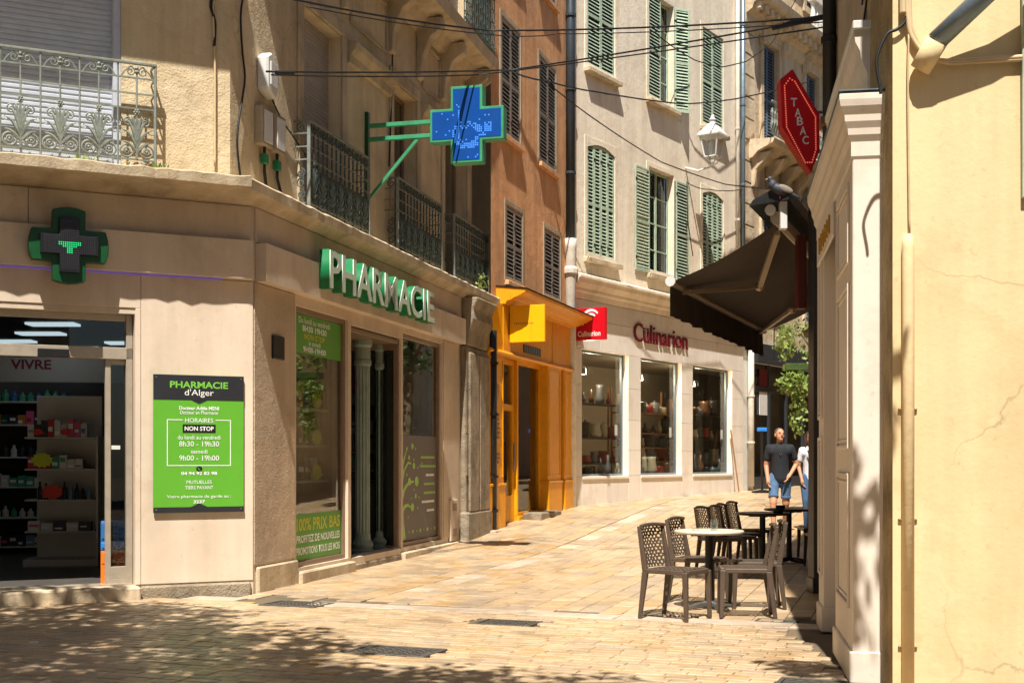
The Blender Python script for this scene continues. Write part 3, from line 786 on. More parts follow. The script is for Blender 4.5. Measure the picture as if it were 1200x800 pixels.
ribbon(mb, [(a+.08, .85), (a+.2, 1.0), (a+.38, 1.08), (a+.62, 1.1)], [.05, .035, .025, .015])
ribbon(mb, [(a+.08, .62), (a+.2, .74), (a+.35, .76), (a+.48, .72)], [.04, .03, .02, .012])
ribbon(mb, [(a+.09, 1.1), (a+.2, 1.28), (a+.36, 1.38), (a+.5, 1.36)], [.035, .025, .018, .01])
def disc(mb, x, z, r, fr=FB, t=tt): mb.poly([fr(x+r*math.cos(q*math.pi/7)*1.2, t, z+r*math.sin(q*math.pi/7)) for q in range(14)])
for x, z, r in ((.3, 1.58, .03), (.55, 1.62, .045), (.7, 1.58, .02), (.4, 1.45, .035), (.62, 1.42, .02), (.62, 1.33, .05), (.3, 1.2, .02), (.42, 1.1, .06), (.75, 1.1, .075), (.8, 1.3, .018), (.9, 1.33, .018), (1.0, 1.36, .02), (.62, .98, .02), (.7, .88, .04), (.86, .86, .02), (.55, .72, .06), (.8, .7, .018), (.05, 1.5, .06), (.04, 1.2, .05), (.5, .85, .012), (.36, .58, .015)):
    disc(mb, a+x, z, r, t=tt+.001)
for k in range(8): disc(mb, a+.4+k*.175, .36, .028 if k % 2 else .014)
tag(mb.build('tree_print', 'leaf_print', W2), kind='stuff')
for k, (x0, x1) in enumerate(((.95, 1.62), (.95, 1.68), (1.2, 1.6), (1.1, 1.62), (1.1, 1.66), (1.0, 1.62), (1.25, 1.6))):
    z = 1.44-.135*k; q = MB()
    x = x0
    while x < x1: q.box(FB, a+x, min(a+x+.05, a+x1), tt-.002, tt, z, z+.035); x += .062
    tag(q.build('print_line', 'white_print' if k in (2, 5, 6) else 'leaf_print', W2), kind='stuff')
# recessed doorway with two fluted iron columns
boxes('doorway_lining', FB, [(dr[0]+.003, dr[0]+.05, -1.3, -.03, .08, 3.12), (dr[1]-.05, dr[1]-.003, -.1, -.03, .08, 3.12), (dr[1]-.05, dr[1]-.003, -1.3, -1.22, .08, 3.12), (dr[1]-.05, dr[1]-.003, -1.22, -.1, .08, .2), (dr[1]-.05, dr[1]-.003, -1.22, -.1, 2.98, 3.12), (dr[0]+.05, dr[1]-.05, -1.3, -.03, 3.06, 3.12)], 'bronze', PH, .004)
for s in (FB.s(425, -.32), FB.s(447, -.32)):
    p = FB(s, -.32, 0); prof = [(.16, .1), (.16, .18), (.13, .2), (.15, .26), (.11, .32), (.105, .4)]
    mb = MB(); mb.lathe((p.x, p.y, 0), prof, 16)
    nfl = 12; k0 = len(mb.v); rows = (.4, 1.2, 2.7)
    for z in rows:
        for j in range(nfl*3):
            r = .1 if j % 3 else .086; q = 2*math.pi*j/(nfl*3); mb.v.append((p.x+r*math.cos(q), p.y+r*math.sin(q), z))
    for i in range(2):
        for j in range(nfl*3): j2 = (j+1) % (nfl*3); n = nfl*3; mb.face((k0+i*n+j, k0+i*n+j2, k0+(i+1)*n+j2, k0+(i+1)*n+j))
    mb.lathe((p.x, p.y, 0), [(.105, 2.7), (.118, 2.73), (.118, 2.78), (.108, 2.8), (.108, 2.96), (.13, 2.99), (.13, 3.06)], 16)
    mb.build('fluted_column', 'green_column', PH)
MB().box(FB, dr[1]-.03, dr[1]-.022, -1.22, -.1, .2, 2.98).build('side_pane', 'glass_door', PH)
dd = frame_bars('door', FB, dr[0]+.05, dr[1]-.05, .08, 3.06, -1.3, -1.24, .08, 'bronze', PH, [(3.74, 3.82, -1.3, -1.24, .16, 2.98), (dr[0]+.13, 3.74, -1.3, -1.24, 2.3, 2.38), (3.82, dr[1]-.13, -1.3, -1.24, 2.3, 2.38)])
pane('pane', FB, dr[0]+.13, 3.74, .16, 2.98, -1.26, dd, 'glass_door'); pane('pane', FB, 3.82, dr[1]-.13, .16, 2.98, -1.26, dd, 'glass_door')
# ---- front entrance
fd = boxes('door', FA, [(-5.2, ds-.005, -.2, -.1, 2.44, 2.56), (-5.2, ds-.005, -.2, -.12, 2.83, 2.9), (ds-.07, ds-.005, -.22, -.1, .13, 2.9)], 'alu', PH)
box('sensor', FA, FA.s(45), FA.s(82), -.1, -.05, 2.44, 2.52, 'black', fd)
la, lc = FA.s(123, -.16), FA.s(154, -.16)
lf = frame_bars('door_leaf', FA, la, lc, .14, 2.44, -.2, -.14, .055, 'alu', fd, [(la+.055, lc-.055, -.2, -.14, .195, .32)])
pane('pane', FA, la+.055, lc-.055, .32, 2.385, -.165, fd, 'glass_door')
pane('transom_pane', FA, -5.2, ds-.07, 2.56, 2.83, -.15, fd, 'glass_door')
box('door_label', FA, la+.06, la+.15, -.159, -.156, 1.52, 1.56, 'white_plastic', fd, 0)
boxes('threshold', FA, [(-5.2, ds-.01, -.26, -.06, .13, .145)], 'alu', PH, 0)
# ---- shop interior
rm = MB()
ip = [FA(-6.8, -.32, 0), FA(-.15, -.32, 0), FB(.15, -.32, 0), FB(2.82, -.32, 0), FB(2.82, -1.34, 0), FB(4.78, -1.34, 0), FB(4.78, -.32, 0), FB(7.5, -.32, 0), FB(7.5, -5.5, 0), FB(1.2, -7.5, 0)]
tag(MB().zprism([(p.x, p.y) for p in ip], .02, .125).build('shop_floor', 'room_floor', PH))
tag(MB().zprism([(p.x, p.y) for p in ip], 3.24, 3.3).build('shop_ceiling', 'room_dark', PH))
q = [(-6.8, 13)]
for p0, p1 in ((ip[6], ip[7]), (ip[7], ip[8]), (ip[8], ip[9]), (ip[9], ip[0])):
    d = (p1-p0).normalized()*.03; pp = Vector((-d.y, d.x, 0))
    if p0 is ip[6]: continue
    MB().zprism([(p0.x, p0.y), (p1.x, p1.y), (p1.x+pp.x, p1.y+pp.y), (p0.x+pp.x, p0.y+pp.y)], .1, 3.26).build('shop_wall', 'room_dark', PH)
for u, v, y0 in ((12, 367, 15), (62, 380, 15.6), (48, 391, 16.4), (150, 402, 17.2), (15, 400, 18), (95, 408, 18.6)):
    pz = 3.22; yy = FPX*(pz-CAMH)/(V0-v); x = (u-U0)/FPX*yy
    MB().box(WORLD, x-.32, x+.32, yy-.15, yy+.15, 3.205, 3.235).build('ceiling_panel', 'ceiling_light', PH)
# ---------------------------------------------------------------- pharmacy signs
sgn = thing('letter_sign', 'raised green and white PHARMACIE lettering on the fascia along the street', 'sign', FB(4.2, .13, 3.47))
s0, s1 = FB.s(389, .29), FB.s(511, .29); lay_ = word_layout('PHARMACIE', .02); k = (s1-s0)/(lay_[-1][1]-lay_[0][0])
for ch, (a, c, y0, y1) in zip('PHARMACIE', lay_):
    x, w = s0+(a-lay_[0][0])*k, (c-a)*k
    lo = lettering('letter', FB, ch, x, x+w, 3.42, 3.88, .135, 'letter_side', sgn, .02, .12, None)
    lettering('letter_face', FB, ch, x+.008, x+w-.008, 3.429, 3.871, .257, 'letter_face', lo, .013, .012)
# info board on the front pier
b0, b1_, z0, z1 = FA.s(179.5, .04), FA.s(285.5, .04), .868, 2.29
bd = thing('info_board', 'green and black opening hours board on the front pier', 'board', FA((b0+b1_)/2, .03, z0))
box('panel', FA, b0, b1_, .03, .045, z0, z1, 'board_green', bd, .002)
box('header', FA, b0, b1_, .045, .049, 2.035, z1, 'charcoal', bd, 0)
box('footer', FA, b0, b1_, .045, .049, z0, .925, 'charcoal', bd, 0)
mm = (b0+b1_)/2
MB().prism(FA, [(mm-.09, 2.036), (mm, 1.995), (mm+.09, 2.036)], .0455, .0485).build('pointer', 'charcoal', bd)
MB().prism(FA, [(mm-.09, .924), (mm, .963), (mm+.09, .924)], .0455, .0485).build('pointer', 'charcoal', bd)
T = .0505
for txt, a, c, mt, bo, w in (('PHARMACIE', 2.155, 2.225, 'green_bright', .025, .60), ("d'Alger", 2.06, 2.145, 'white_print', 0, .30), ('Docteur Adèle MENI', 1.93, 1.968, 'white_print', .02, .41), ('Docteur en Pharmacie', 1.885, 1.922, 'white_print', 0, .39),
        ('HORAIRES', 1.80, 1.845, 'white_print', 0, .29), ('NON STOP', 1.715, 1.76, 'white_print', .02, .30), ('du lundi au vendredi', 1.625, 1.668, 'white_print', 0, .44), ('8h30 - 19h30', 1.552, 1.606, 'white_print', 0, .41), ('samedi', 1.48, 1.52, 'white_print', 0, .17), ('9h00 - 19h00', 1.405, 1.46, 'white_print', 0, .41),
        ('04 94 92 82 98', 1.255, 1.29, 'white_print', .025, .37), ('MUTUELLES', 1.165, 1.20, 'white_print', 0, .26), ('TIERS PAYANT', 1.108, 1.143, 'white_print', 0, .29), ('Votre pharmacie de garde au :', 1.01, 1.05, 'white_print', 0, .66), ('3237', .962, .995, 'white_print', .025, .12)):
    lettering('lettering', FA, txt, mm-w/2, mm+w/2, a, c, T-(.002 if a < 2.03 else -.0005), mt, bd, bo)
box('highlight', FA, mm-.17, mm+.17, .0455, .0478, 1.695, 1.78, 'black', bd, 0)
boxes('border', FA, [(mm-.33, mm-.322, .0455, .0475, 1.35, 1.83), (mm+.322, mm+.33, .0455, .0475, 1.35, 1.83), (mm-.322, mm+.322, .0455, .0475, 1.35, 1.358), (mm-.322, mm-.17, .0455, .0475, 1.822, 1.83), (mm+.17, mm+.322, .0455, .0475, 1.822, 1.83)], 'white_print', bd, 0)
mb = MB(); disc(mb, mm, 1.32, .027, FA, .0472); mb.build('phone_symbol', 'black', bd)
mb = MB(); ribbon(mb, [(mm-.01, 1.332), (mm-.008, 1.318), (mm+.01, 1.306)], [.006, .003, .006], FA, .0478); mb.build('phone_handset', 'board_green', bd)
for s in (b0+.03, b1_-.03):
    for z in (z0+.03, z1-.03):
        p = FA(s, .05, z); MB().ball(p, .008, n=8, k=5).build('screw', 'steel', bd)
# cross on the front fascia
def cross_poly(c, z, a, b, bulge=0):
    pts = []
    for (dx, dz, ax) in ((0, 1, 0), (1, 0, 1), (0, -1, 0), (-1, 0, 1)):
        e = []
        for q in range(5):
            k = -1+q/2; k = k if dz > 0 or dx > 0 else -k
            o = a+bulge*(1-k*k)
            if ax == 0: e.append((k*b*(1), dz*o)) 
            else: e.append((dx*o, -k*b if dx > 0 else -k*b))
        if ax == 0 and dz > 0: pts += e                     # left to right over the top
        elif ax == 1 and dx > 0: pts += e                   # down the right side
        elif ax == 0: pts += e
        else: pts += e
    out = []
    for i in range(4):
        seg = pts[i*5:(i+1)*5]; out += seg
        out.append(((b, b), (b, -b), (-b, -b), (-b, b))[i])
    return [(c+x, z+y) for x, y in out]
cs, cz = FA.s(80.5, .2), 3.515
cr = thing('pharmacy_cross', 'dark green cross with black dotted display over the front entrance', 'sign', FA(cs, .13, cz-.37))
MB().prism(FA, cross_poly(cs, cz, .345, .155, .03), .135, .24).build('backing', 'green_dark', cr, .006)
MB().prism(FA, cross_poly(cs, cz, .27, .095), .24, .29).build('display', 'led_panel_black', cr, .003)
on, off = MB(), MB()
for i in range(-13, 14):
    for j in range(-13, 14):
        if (abs(i) < 5 and abs(j) < 13) or (abs(j) < 5 and abs(i) < 13):
            s, z = cs+i*.0195, cz+j*.0195
            lit = (-1 <= j <= 1 and abs(i) <= 5 and (j > -1 or abs(i) < 4)) or (-4 <= j < -1 and abs(i) <= 1)
            (on if lit else off).box(FA, s-.0055, s+.0055, .2905, .2935, z-.0055, z+.0055)
tag(on.build('lit_dots', 'led_green', cr), kind='stuff'); tag(off.build('unlit_dots', 'led_off', cr), kind='stuff')
# blue cross on its bracket over the street
bs_ = FB.s(430, TU+.02); by = FB.y(bs_)
FX = Frame(*FB(bs_, TU, 0).to_2d(), *FB.n)      # runs out from the wall over the street
def fx(u): return FX.s(u)
x0_, x1_ = fx(506), fx(592); xc = (x0_+x1_)/2; a_ = (x1_-x0_)/2; zc = FX.z(549, 147.5)
bx_ = thing('pharmacy_cross', 'blue lit pharmacy cross hung on a green bracket over the street', 'sign', FX(xc, 0, zc-a_))
MB().prism(FX, cross_poly(xc, zc, a_, a_*.43), -.09, .09).build('housing', 'green_paint', bx_, .006)
for t, sg in ((.0915, 1), (-.0915, -1)):
    MB().prism(FX, cross_poly(xc, zc, a_-.035, a_*.43-.035), t-.001*sg, t+.003*sg).build('display', 'led_panel', bx_)
r5 = random.Random(8); led, dim = MB(), MB(); st = .0265
for i in range(-19, 20):
    for j in range(-19, 20):
        x, z = i*st, j*st; w = a_*.43-.06; e = a_-.06
        if not ((abs(x) < w and abs(z) < e) or (abs(z) < w and abs(x) < e)): continue
        f = (abs(math.hypot(x-.02, (z+.14)*1.1)-.17) < .05 and z < -.02) or (abs(z+.02-.35*(x-.1)*-1) < .035 and .02 < x < .36) or (abs(x+.08+.2*z) < .03 and -.1 < z < .3 and r5.random() < .45) or (.25 < x < .36 and -.1 < z < .02)
        if f and r5.random() < .85 or r5.random() < .03: led.box(FX, xc+x-.009, xc+x+.009, .0946, .0966, zc+z-.009, zc+z+.009)
        elif (i % 1 == 0): dim.box(FX, xc+x-.004, xc+x+.004, .0946, .0955, zc+z-.004, zc+z+.004)
tag(led.build('lit_dots', 'led_blue', bx_), kind='stuff'); tag(dim.build('unlit_dots', 'led_dim_blue', bx_), kind='stuff')
for v in (143.5, 159.5):
    z = FX.z(500, v); box('bracket_arm', FX, .05, x0_, -.03, .03, z-.028, z+.028, 'green_paint', bx_, .004)
za, zb_ = FX.z(432, 232), FX.z(492, 160)
MB().tube([FX(.06, 0, za), FX(fx(492), 0, zb_)], .028, 4).build('brace', 'green_paint', bx_)
box('wall_plate', FX, .0, .05, -.04, .04, za-.1, FX.z(430, 132), 'green_dark', bx_, .004)
# ---------------------------------------------------------------- inside the pharmacy
def wpt(u, v, y): return at(u, v, y)
YS = 16.2; fI = Frame(0, YS, 1, .12)       # gondola front, facing the door
def fi(u): return fI.s(u)
gl0, gl1 = fi(32), fi(112)
gon = thing('display_gondola', 'white shelf unit stocked with boxes just inside the pharmacy entrance', 'shelf unit', fI((gl0+gl1)/2, -.2, .125))
box('back_panel', fI, gl0+.02, gl1, -.42, -.38, .13, fI.z(60, 462), 'shelf_white', gon)
box('side_panel', fI, gl1+.002, gl1+.03, -.42, .0, .13, fI.z(60, 511), 'shelf_white', gon)
box('base', fI, gl0-.04, gl1+.04, -.42, .06, .125, fI.z(60, 655), 'shelf_white', gon)
shz = [fI.z(60, v) for v in (622, 585, 549, 512)]
for z in shz: box('shelf', fI, gl0-.03, gl1, -.42, .02, z-.02, z, 'shelf_white', gon)
rp = random.Random(21)
def goods(fr, s0, s1, t, z, kind, grp, lab, n):
    x = s0
    for i in range(n):
        w = (s1-s0)/n; hgt = kind[0]*rp.uniform(.7, 1.1)
        b = MB()
        if kind[2] == 'bottle':
            p = fr(x+w/2, t-.05, z); b.lathe((p.x, p.y, z), [(w*.4, 0), (w*.4, hgt*.6), (w*.18, hgt*.78), (w*.18, hgt)], 8)
            o = b.build('bottle', kind[1][i % len(kind[1])])
            cat = 'bottle'
        else:
            b.box(fr, x+w*.04, x+w*.96, t-.1, t, z+.001, z+hgt); b.cur = 1
            q_ = rp.uniform(.1, .5); b.box(fr, x+w*.12, x+w*rp.uniform(.6, .9), t, t+.0015, z+hgt*q_, z+hgt*(q_+rp.uniform(.1, .35)))
            o = b.build('product_box', [kind[1][rp.randrange(len(kind[1]))] if rp.random() < .8 else 'good%d' % rp.randrange(10), 'white_print' if rp.random() < .6 else 'good%d' % rp.randrange(10)]); cat = 'box'
        tag(o, lab, cat, grp); x += w
goods(fI, gl0, gl1-.1, 0, shz[3], (.2, ('good1', 'good1', 'good7'), 'box'), 'white cartons on the top shelf', 'white and pink carton on the top shelf of the entrance gondola', 9)
goods(fI, gl0, gl1-.15, 0, shz[2], (.15, ('good0', 'good1', 'good0'), 'box'), 'red packets on the second shelf', 'red and white packet on the second shelf of the entrance gondola', 7)
goods(fI, gl0+.1, gl1-.05, 0, shz[1], (.2, ('good6', 'good6', 'good8'), 'bottle'), 'dark bottles on the third shelf', 'small dark bottle on the third shelf of the entrance gondola', 9)
goods(fI, gl0, gl1-.05, 0, shz[0], (.12, ('good1', 'good6', 'good1'), 'box'), 'flat cartons on the bottom shelf', 'flat white carton on the bottom shelf of the entrance gondola', 5)
def flash(fr, s, z, t, r, m, lab):
    pts = [(s+(r if i % 2 else r*.78)*math.cos(i*math.pi/12)*1.15, z+(r if i % 2 else r*.78)*math.sin(i*math.pi/12)*.8) for i in range(24)]
    tag(MB().prism(fr, pts, t, t+.004).build('price_flash', m), lab, 'price tag', 'starburst price tags in the pharmacy')
flash(fI, fi(50), fI.z(50, 539), .03, .12, 'flash_yellow', 'yellow starburst price tag on the entrance gondola')
flash(fI, fi(62), fI.z(62, 576), .03, .12, 'flash_red', 'large red starburst price tag on the entrance gondola')
flash(fI, fi(45), fI.z(45, 506), .03, .055, 'flash_red', 'small round red tag under the cartons, nearer the street door edge of the frame')
flash(fI, fi(77), fI.z(77, 506), .03, .055, 'flash_red', 'small round red tag under the cartons, nearer the glass door leaf')
# back shelving
fJ = Frame(0, 18.6, 1, .15)
def fj(u): return fJ.s(u)
bs0, bs1 = fj(-60), fj(30)
bk = thing('wall_shelving', 'dark wall shelving packed with products at the back of the pharmacy', 'shelf unit', fJ(bs0, -.3, .125))
box('back_panel', fJ, fj(-60), fj(112), -.45, -.4, .13, 2.3, 'room_dark', bk)
bz = [fJ.z(20, v) for v in (640, 606, 570, 535, 497, 470)]
for z in bz: box('shelf', fJ, bs0, fj(80), -.4, .0, z-.02, z, 'shelf_white', bk)
for i, z in enumerate(bz):
    goods(fJ, bs0, fj(78), -.05, z, (.17, [('good8', 'good1', 'good6'), ('good1', 'good3', 'good1'), ('good3', 'good8', 'good1'), ('good6', 'good1', 'good6'), ('good3', 'good4', 'good6'), ('good3', 'good2', 'good3')][i], 'box' if i % 2 == 0 else 'bottle'),
          'products on back shelf row %d' % (i+1), '%s product on the %s shelf of the back wall in the pharmacy' % (('pale', 'white', 'teal', 'dark', 'green', 'green and blue')[i], ('lowest', 'second', 'third', 'fourth', 'fifth', 'topmost')[i]), 14)
vb = thing('wall_banner', 'grey wall banner lettered VIVRE at the back of the pharmacy', 'banner', fJ(fj(20), -.1, 2.3))
box('panel', fJ, fj(-90), fj(150), -.2, -.12, fJ.z(40, 447), fJ.z(40, 418), 'room_white', vb)
lettering('lettering', fJ, 'VIVRE', fj(10), fj(58), fJ.z(40, 432), fJ.z(40, 420.5), -.118, 'vivre_red', vb, .03)
# crates by the door leaf
fK = Frame(0, 14.4, 1, .3)
for i, (v0, v1, m, lb, ct) in enumerate(((662, 645, 'crate_orange', 'orange crate at the bottom of the pile behind the glass door leaf', 'crate'), (644, 634, 'crate_blue', 'dark blue tray between the orange crate and the blue boxes', 'crate'), (633, 611, 'good2', 'blue boxes on top of the pile behind the glass door leaf', 'box'))):
    s0_, s1_ = fK.s(118), fK.s(151); za_, zb2 = fK.z(135, v0), fK.z(135, v1)
    mb = MB(); mb.box(fK, s0_, s1_, -.3, 0, za_ if i else .13, zb2)
    for q in range(4): mb.box(fK, s0_+.01+q*.085, s0_+.07+q*.085, 0, .008, za_+.02, zb2-.015)
    tag(mb.build('stacked_crate', m, None, .004), lb, ct, 'crates behind the glass door leaf')
# side window display: three glass shelves with packets
for i, (v, lab) in enumerate(((477, 'top'), (521, 'middle'), (563, 'bottom'))):
    s0_, s1_ = FB.s(349, -.35), FB.s(372, -.35)+.25; z = FB.z(350, v, -.35)
    sh = thing('window_shelf', '%s shelf of packets in the side window of the pharmacy' % lab, 'shelf', FB(s0_, -.4, z-.03), 'shelves in the pharmacy side window')
    box('board', FB, s0_-.1, s1_, -.62, -.3, z-.03, z, 'shelf_white', sh)
    box('bracket', FB, s0_-.1, s0_-.06, -.62, -.58, z-.3, z+.3, 'alu', sh)
    goods(FB, s0_, s1_-.05, -.35, z, (.26 if i != 1 else .3, (('good0', 'good0', 'good1'), ('good9', 'good4', 'good9'), ('good6', 'good1', 'good6'))[i], 'box'), 'packets on the %s window shelf' % lab, '%s packet on the %s shelf of the pharmacy side window' % (('red', 'tan', 'dark')[i], lab), 4)
    flash(FB, s0_+.42, z+.1, -.28, .14, 'flash_yellow', 'yellow starburst price tag on the %s window shelf' % lab)
box('display_back', FB, 1.0, 1.06, -1.6, -.35, .13, 3.2, 'green_column', PH, 0)
FQ = Frame(*FB(7.1, -.35, 0).to_2d(), -FB.n[0], -FB.n[1])      # end partition of the shop, faces back down the street
FQ.n = (-FB.d[0], -FB.d[1])
counter = thing('shop_counter', 'pale counter seen through the recessed side door', 'counter', FQ(1.5, .6, .125))
box('front_panel', FQ, .3, 3.6, .35, .7, .13, 1.05, 'shelf_white', counter); box('counter_top', FQ, .25, 3.65, .3, .75, 1.05, 1.1, 'room_white', counter)
frame_bars('drawer_front', FQ, 1.0, 1.7, .35, .95, .7, .715, .05, 'alu', counter)
ws2 = thing('wall_shelving', 'dark shelving with rows of products seen through the recessed side door', 'shelf unit', FQ(1.5, 0, .125))
box('back_panel', FQ, 0, 4, .0, .03, .13, 2.25, 'room_dark', ws2)
for z in (1.25, 1.55, 1.85):
    box('shelf', FQ, 0, 4, .03, .3, z-.02, z, 'shelf_white', ws2)
    goods(FQ, .1, 3.6, .25, z, (.2, ('good1', 'good8', 'good6', 'good1', 'good3'), 'box'), 'products behind the counter', 'product box on the shelving seen through the recessed side door', 14)
sb = thing('wall_banner', 'white panel with a magenta square seen through the recessed side door', 'banner', FQ(1.5, 0, 2.3))
box('panel', FQ, 0, 4, .0, .05, 2.3, 3.2, 'room_white', sb); box('square', FQ, 1.0, 1.4, .051, .057, 2.5, 2.95, 'good7', sb, 0)
# ---------------------------------------------------------------- boxes and pipes on the upper corner
jb = thing('junction_box', 'white cable junction box high on the pharmacy corner', 'junction box', FB(FB.s(306, TU), TU, 5.7))
sj = FB.s(306, TU); zj = FB.z(306, 85, TU)
MB().prism(FB, [(sj-.12, zj-.22), (sj+.1, zj-.3), (sj+.2, zj-.12), (sj+.2, zj+.08), (sj, zj+.22), (sj-.12, zj+.15)], TU, TU+.14).build('casing', 'white_plastic', jb, .02)
box('lid', FB, sj-.06, sj+.12, TU+.14, TU+.155, zj-.16, zj+.1, 'white_plastic', jb)
sm = FB.s(314, TU); zm = FB.z(314, 155, TU)
for i, (ds_, lab) in enumerate(((-.22, 'grey cable box with green ties nearer the corner edge'), (.12, 'grey cable box with green ties nearer the first side balcony'))):
    mbx = thing('cable_box', lab, 'junction box', FB(sm+ds_, TU, zm-.3), 'cable boxes under the junction box')
    box('casing', FB, sm+ds_-.14, sm+ds_+.16, TU, TU+.1, zm-.22, zm+.22, 'grey_wall', mbx, .012)
    box('lid', FB, sm+ds_-.1, sm+ds_+.12, TU+.1, TU+.112, zm-.18, zm+.18, 'white_plastic', mbx, .004)
    MB().tube([FB(sm+ds_+.02, TU+.05, zm-.22), FB(sm+ds_+.02, TU+.05, zm-.5), FB(sm+ds_+.1+.1*i, TU+.05, 4.42)], .018, 6).build('cable', 'cable', mbx)
    box('cable_tie', FB, sm+ds_-.03, sm+ds_+.07, TU+.02, TU+.085, zm-.42, zm-.3, 'letter_side', mbx, .01)
# ---------------------------------------------------------------- orange house
OR = thing('orange_house', 'orange rendered house with grey louvred shutters above the yellow shopfront', 'building', FC(0, 0, 0))
LC = 5.1
def rect(fr, u0, u1, v0, v1, t=0):
    um = (u0+u1)/2; return (fr.s(u0, t), fr.s(u1, t), fr.z(um, v1, t), fr.z(um, v0, t))
c1 = rect(FC, 587.5, 609, 22, 166); c2 = rect(FC, 632, 651, 83, 196); c3 = rect(FC, 593, 612, 246, 332); c4 = rect(FC, 638, 656, 274, 352)
za = (c1[2]+c2[2])/2; zb = (c1[3]+c2[3])/2; zc_ = (c3[2]+c4[2])/2; zd = (c3[3]+c4[3])/2
rows = [(c1[0], c1[1], za, zb), (c2[0], c2[1], za, zb), (c3[0], c3[1], zc_, zd), (c4[0], c4[1], zc_, zd), (c1[0], c1[1], 10.9, 13.2), (c2[0], c2[1], 10.9, 13.2)]
wall('wall', FC, 0, LC, 4.3, 15, rows, .12, 'orange', OR)
wall('wall', FC, 0, LC, -.1, 4.3, [(.15, LC-.1, 0, 4.1)], .1, 'orange', OR, -.02)
for i, r in enumerate(rows):
    m = (r[0]+r[1])/2
    louvre_leaf(OR, FC, r[0]+.01, m-.004, r[2]+.01, r[3]-.01, -.03, 'shutter_grey', .075)
    louvre_leaf(OR, FC, m+.004, r[1]-.01, r[2]+.01, r[3]-.01, -.03, 'shutter_grey', .075)
    box('window_sill', FC, r[0]-.08, r[1]+.08, -.02, .08, r[2]-.09, r[2], 'orange', OR, .01)
    frame_bars('architrave', FC, r[0]-.1, r[1]+.1, r[2]-.01, r[3]+.12, -.005, .012, .09, 'grey_wall', OR)
box('rear_wall', FC, 0, LC, -6, -5.8, 0, 15, 'grey_wall', OR); box('roof', FC, -.2, LC, -6, .4, 15, 15.2, 'stone_trim', OR)
# downpipes at both joints
def downpipe(name, pts, r, m, lab, fr=None, brackets=()):
    t = thing(name, lab, 'downpipe', pts[0]); MB().tube(pts, r, 10).build('pipe', m, t, smooth=True)
    for z in brackets:
        p = Vector((pts[0][0], pts[0][1], z)); MB().lathe((p.x, p.y, z), [(r*1.25, 0), (r*1.25, .05)], 10).build('collar', m, t)
    return t
p = FB(9.32, .1, 0); downpipe('downpipe', [(p.x, p.y, .05), (p.x, p.y, 3.7)], .1, 'black', 'dark downpipe between the stone pilaster and the yellow shopfront', None, (.5, 1.1, 2.2, 3.1))
p = FD(-.18, .12, 0); g0 = ground_z(p.y)
dp = downpipe('downpipe', [(p.x, p.y, 6.1), (p.x, p.y, 15)], .1, 'pipe_dark', 'dark downpipe with white foot between the orange and beige houses', None, (7.6, 9.4, 11))
MB().tube([(p.x, p.y, g0), (p.x, p.y, 6.0), (p.x, p.y, 6.2)], [.12, .12, .14], 10).build('foot', 'pipe_white', dp, smooth=True)
MB().lathe((p.x, p.y, 5.4), [(.12, 0), (.17, .05), (.17, .14), (.13, .2)], 10).build('collar', 'pipe_white', dp)
# ---------------------------------------------------------------- yellow timber shopfront
YS_ = thing('yellow_shopfront', 'ochre yellow timber shopfront with projecting cornice on the orange house', 'shopfront', FC(2.5, 0, .15))
def sc_(u, t=.1): return FC.s(u, t)
zf0, zf1 = 3.35, 4.25; O = 'ochre'
e0, e1 = sc_(570)-.03, sc_(668)+.12
pl = [(e0, sc_(588)), (sc_(640), sc_(655)), (sc_(659), e1)]
for a, c in pl:
    q = box('pilaster', FC, a, c, -.05, .14, .05, zf0, O, YS_, .008)
    box('plinth', FC, a-.02, c+.02, -.04, .17, .05, .95, O, q, .01); box('plinth_cap', FC, a-.03, c+.03, -.04, .185, .95, 1.0, O, q, .01)
    frame_bars('panel_moulding', FC, a+.06, c-.06, 1.1, zf0-.1, .14, .152, .03, O, q)
fa = [e0, sc_(588), sc_(597), sc_(646), sc_(656), e1]
for i in range(5): box('fascia_board', FC, fa[i]+.004, fa[i+1]-.004, -.05, .12+(.01 if i % 2 else 0), zf0+.04, zf1, O, YS_, .006)
sweep('fascia_moulding', [lambda t, z: FC(e0, t, z), lambda t, z: FC(e1, t, z)], [(-.05, zf0-.03), (.17, zf0-.03), (.2, zf0), (.17, zf0+.04), (-.05, zf0+.04)], O, YS_)
sweep('cornice', [lambda t, z: FC(.3, t, z), lambda t, z: FC(e1+.05, t, z)], [(-.05, zf1), (.18, zf1), (.2, zf1+.05), (.3, zf1+.08), (.32, zf1+.1), (.46, zf1+.15), (.48, zf1+.17), (.55, zf1+.2), (.56, zf1+.25), (-.05, zf1+.32)], O, YS_)
sweep('cornice_flashing', [lambda t, z: FC(.28, t, z), lambda t, z: FC(e1+.07, t, z)], [(-.06, zf1+.33), (.57, zf1+.26), (.575, zf1+.275), (-.06, zf1+.345)], 'cable', YS_)
boxes('vent_grille', FC, [(sc_(612), sc_(632), .121, .135, zf0+.12, zf0+.27)], 'charcoal', YS_, 0)
mb = MB()
for i in range(7): s = sc_(612)+.04+i*(sc_(632)-sc_(612)-.08)/7; mb.box(FC, s, s+.05, .135, .14, zf0+.14, zf0+.25)
tag(mb.build('grille_bars', 'pipe_zinc', YS_), kind='stuff')
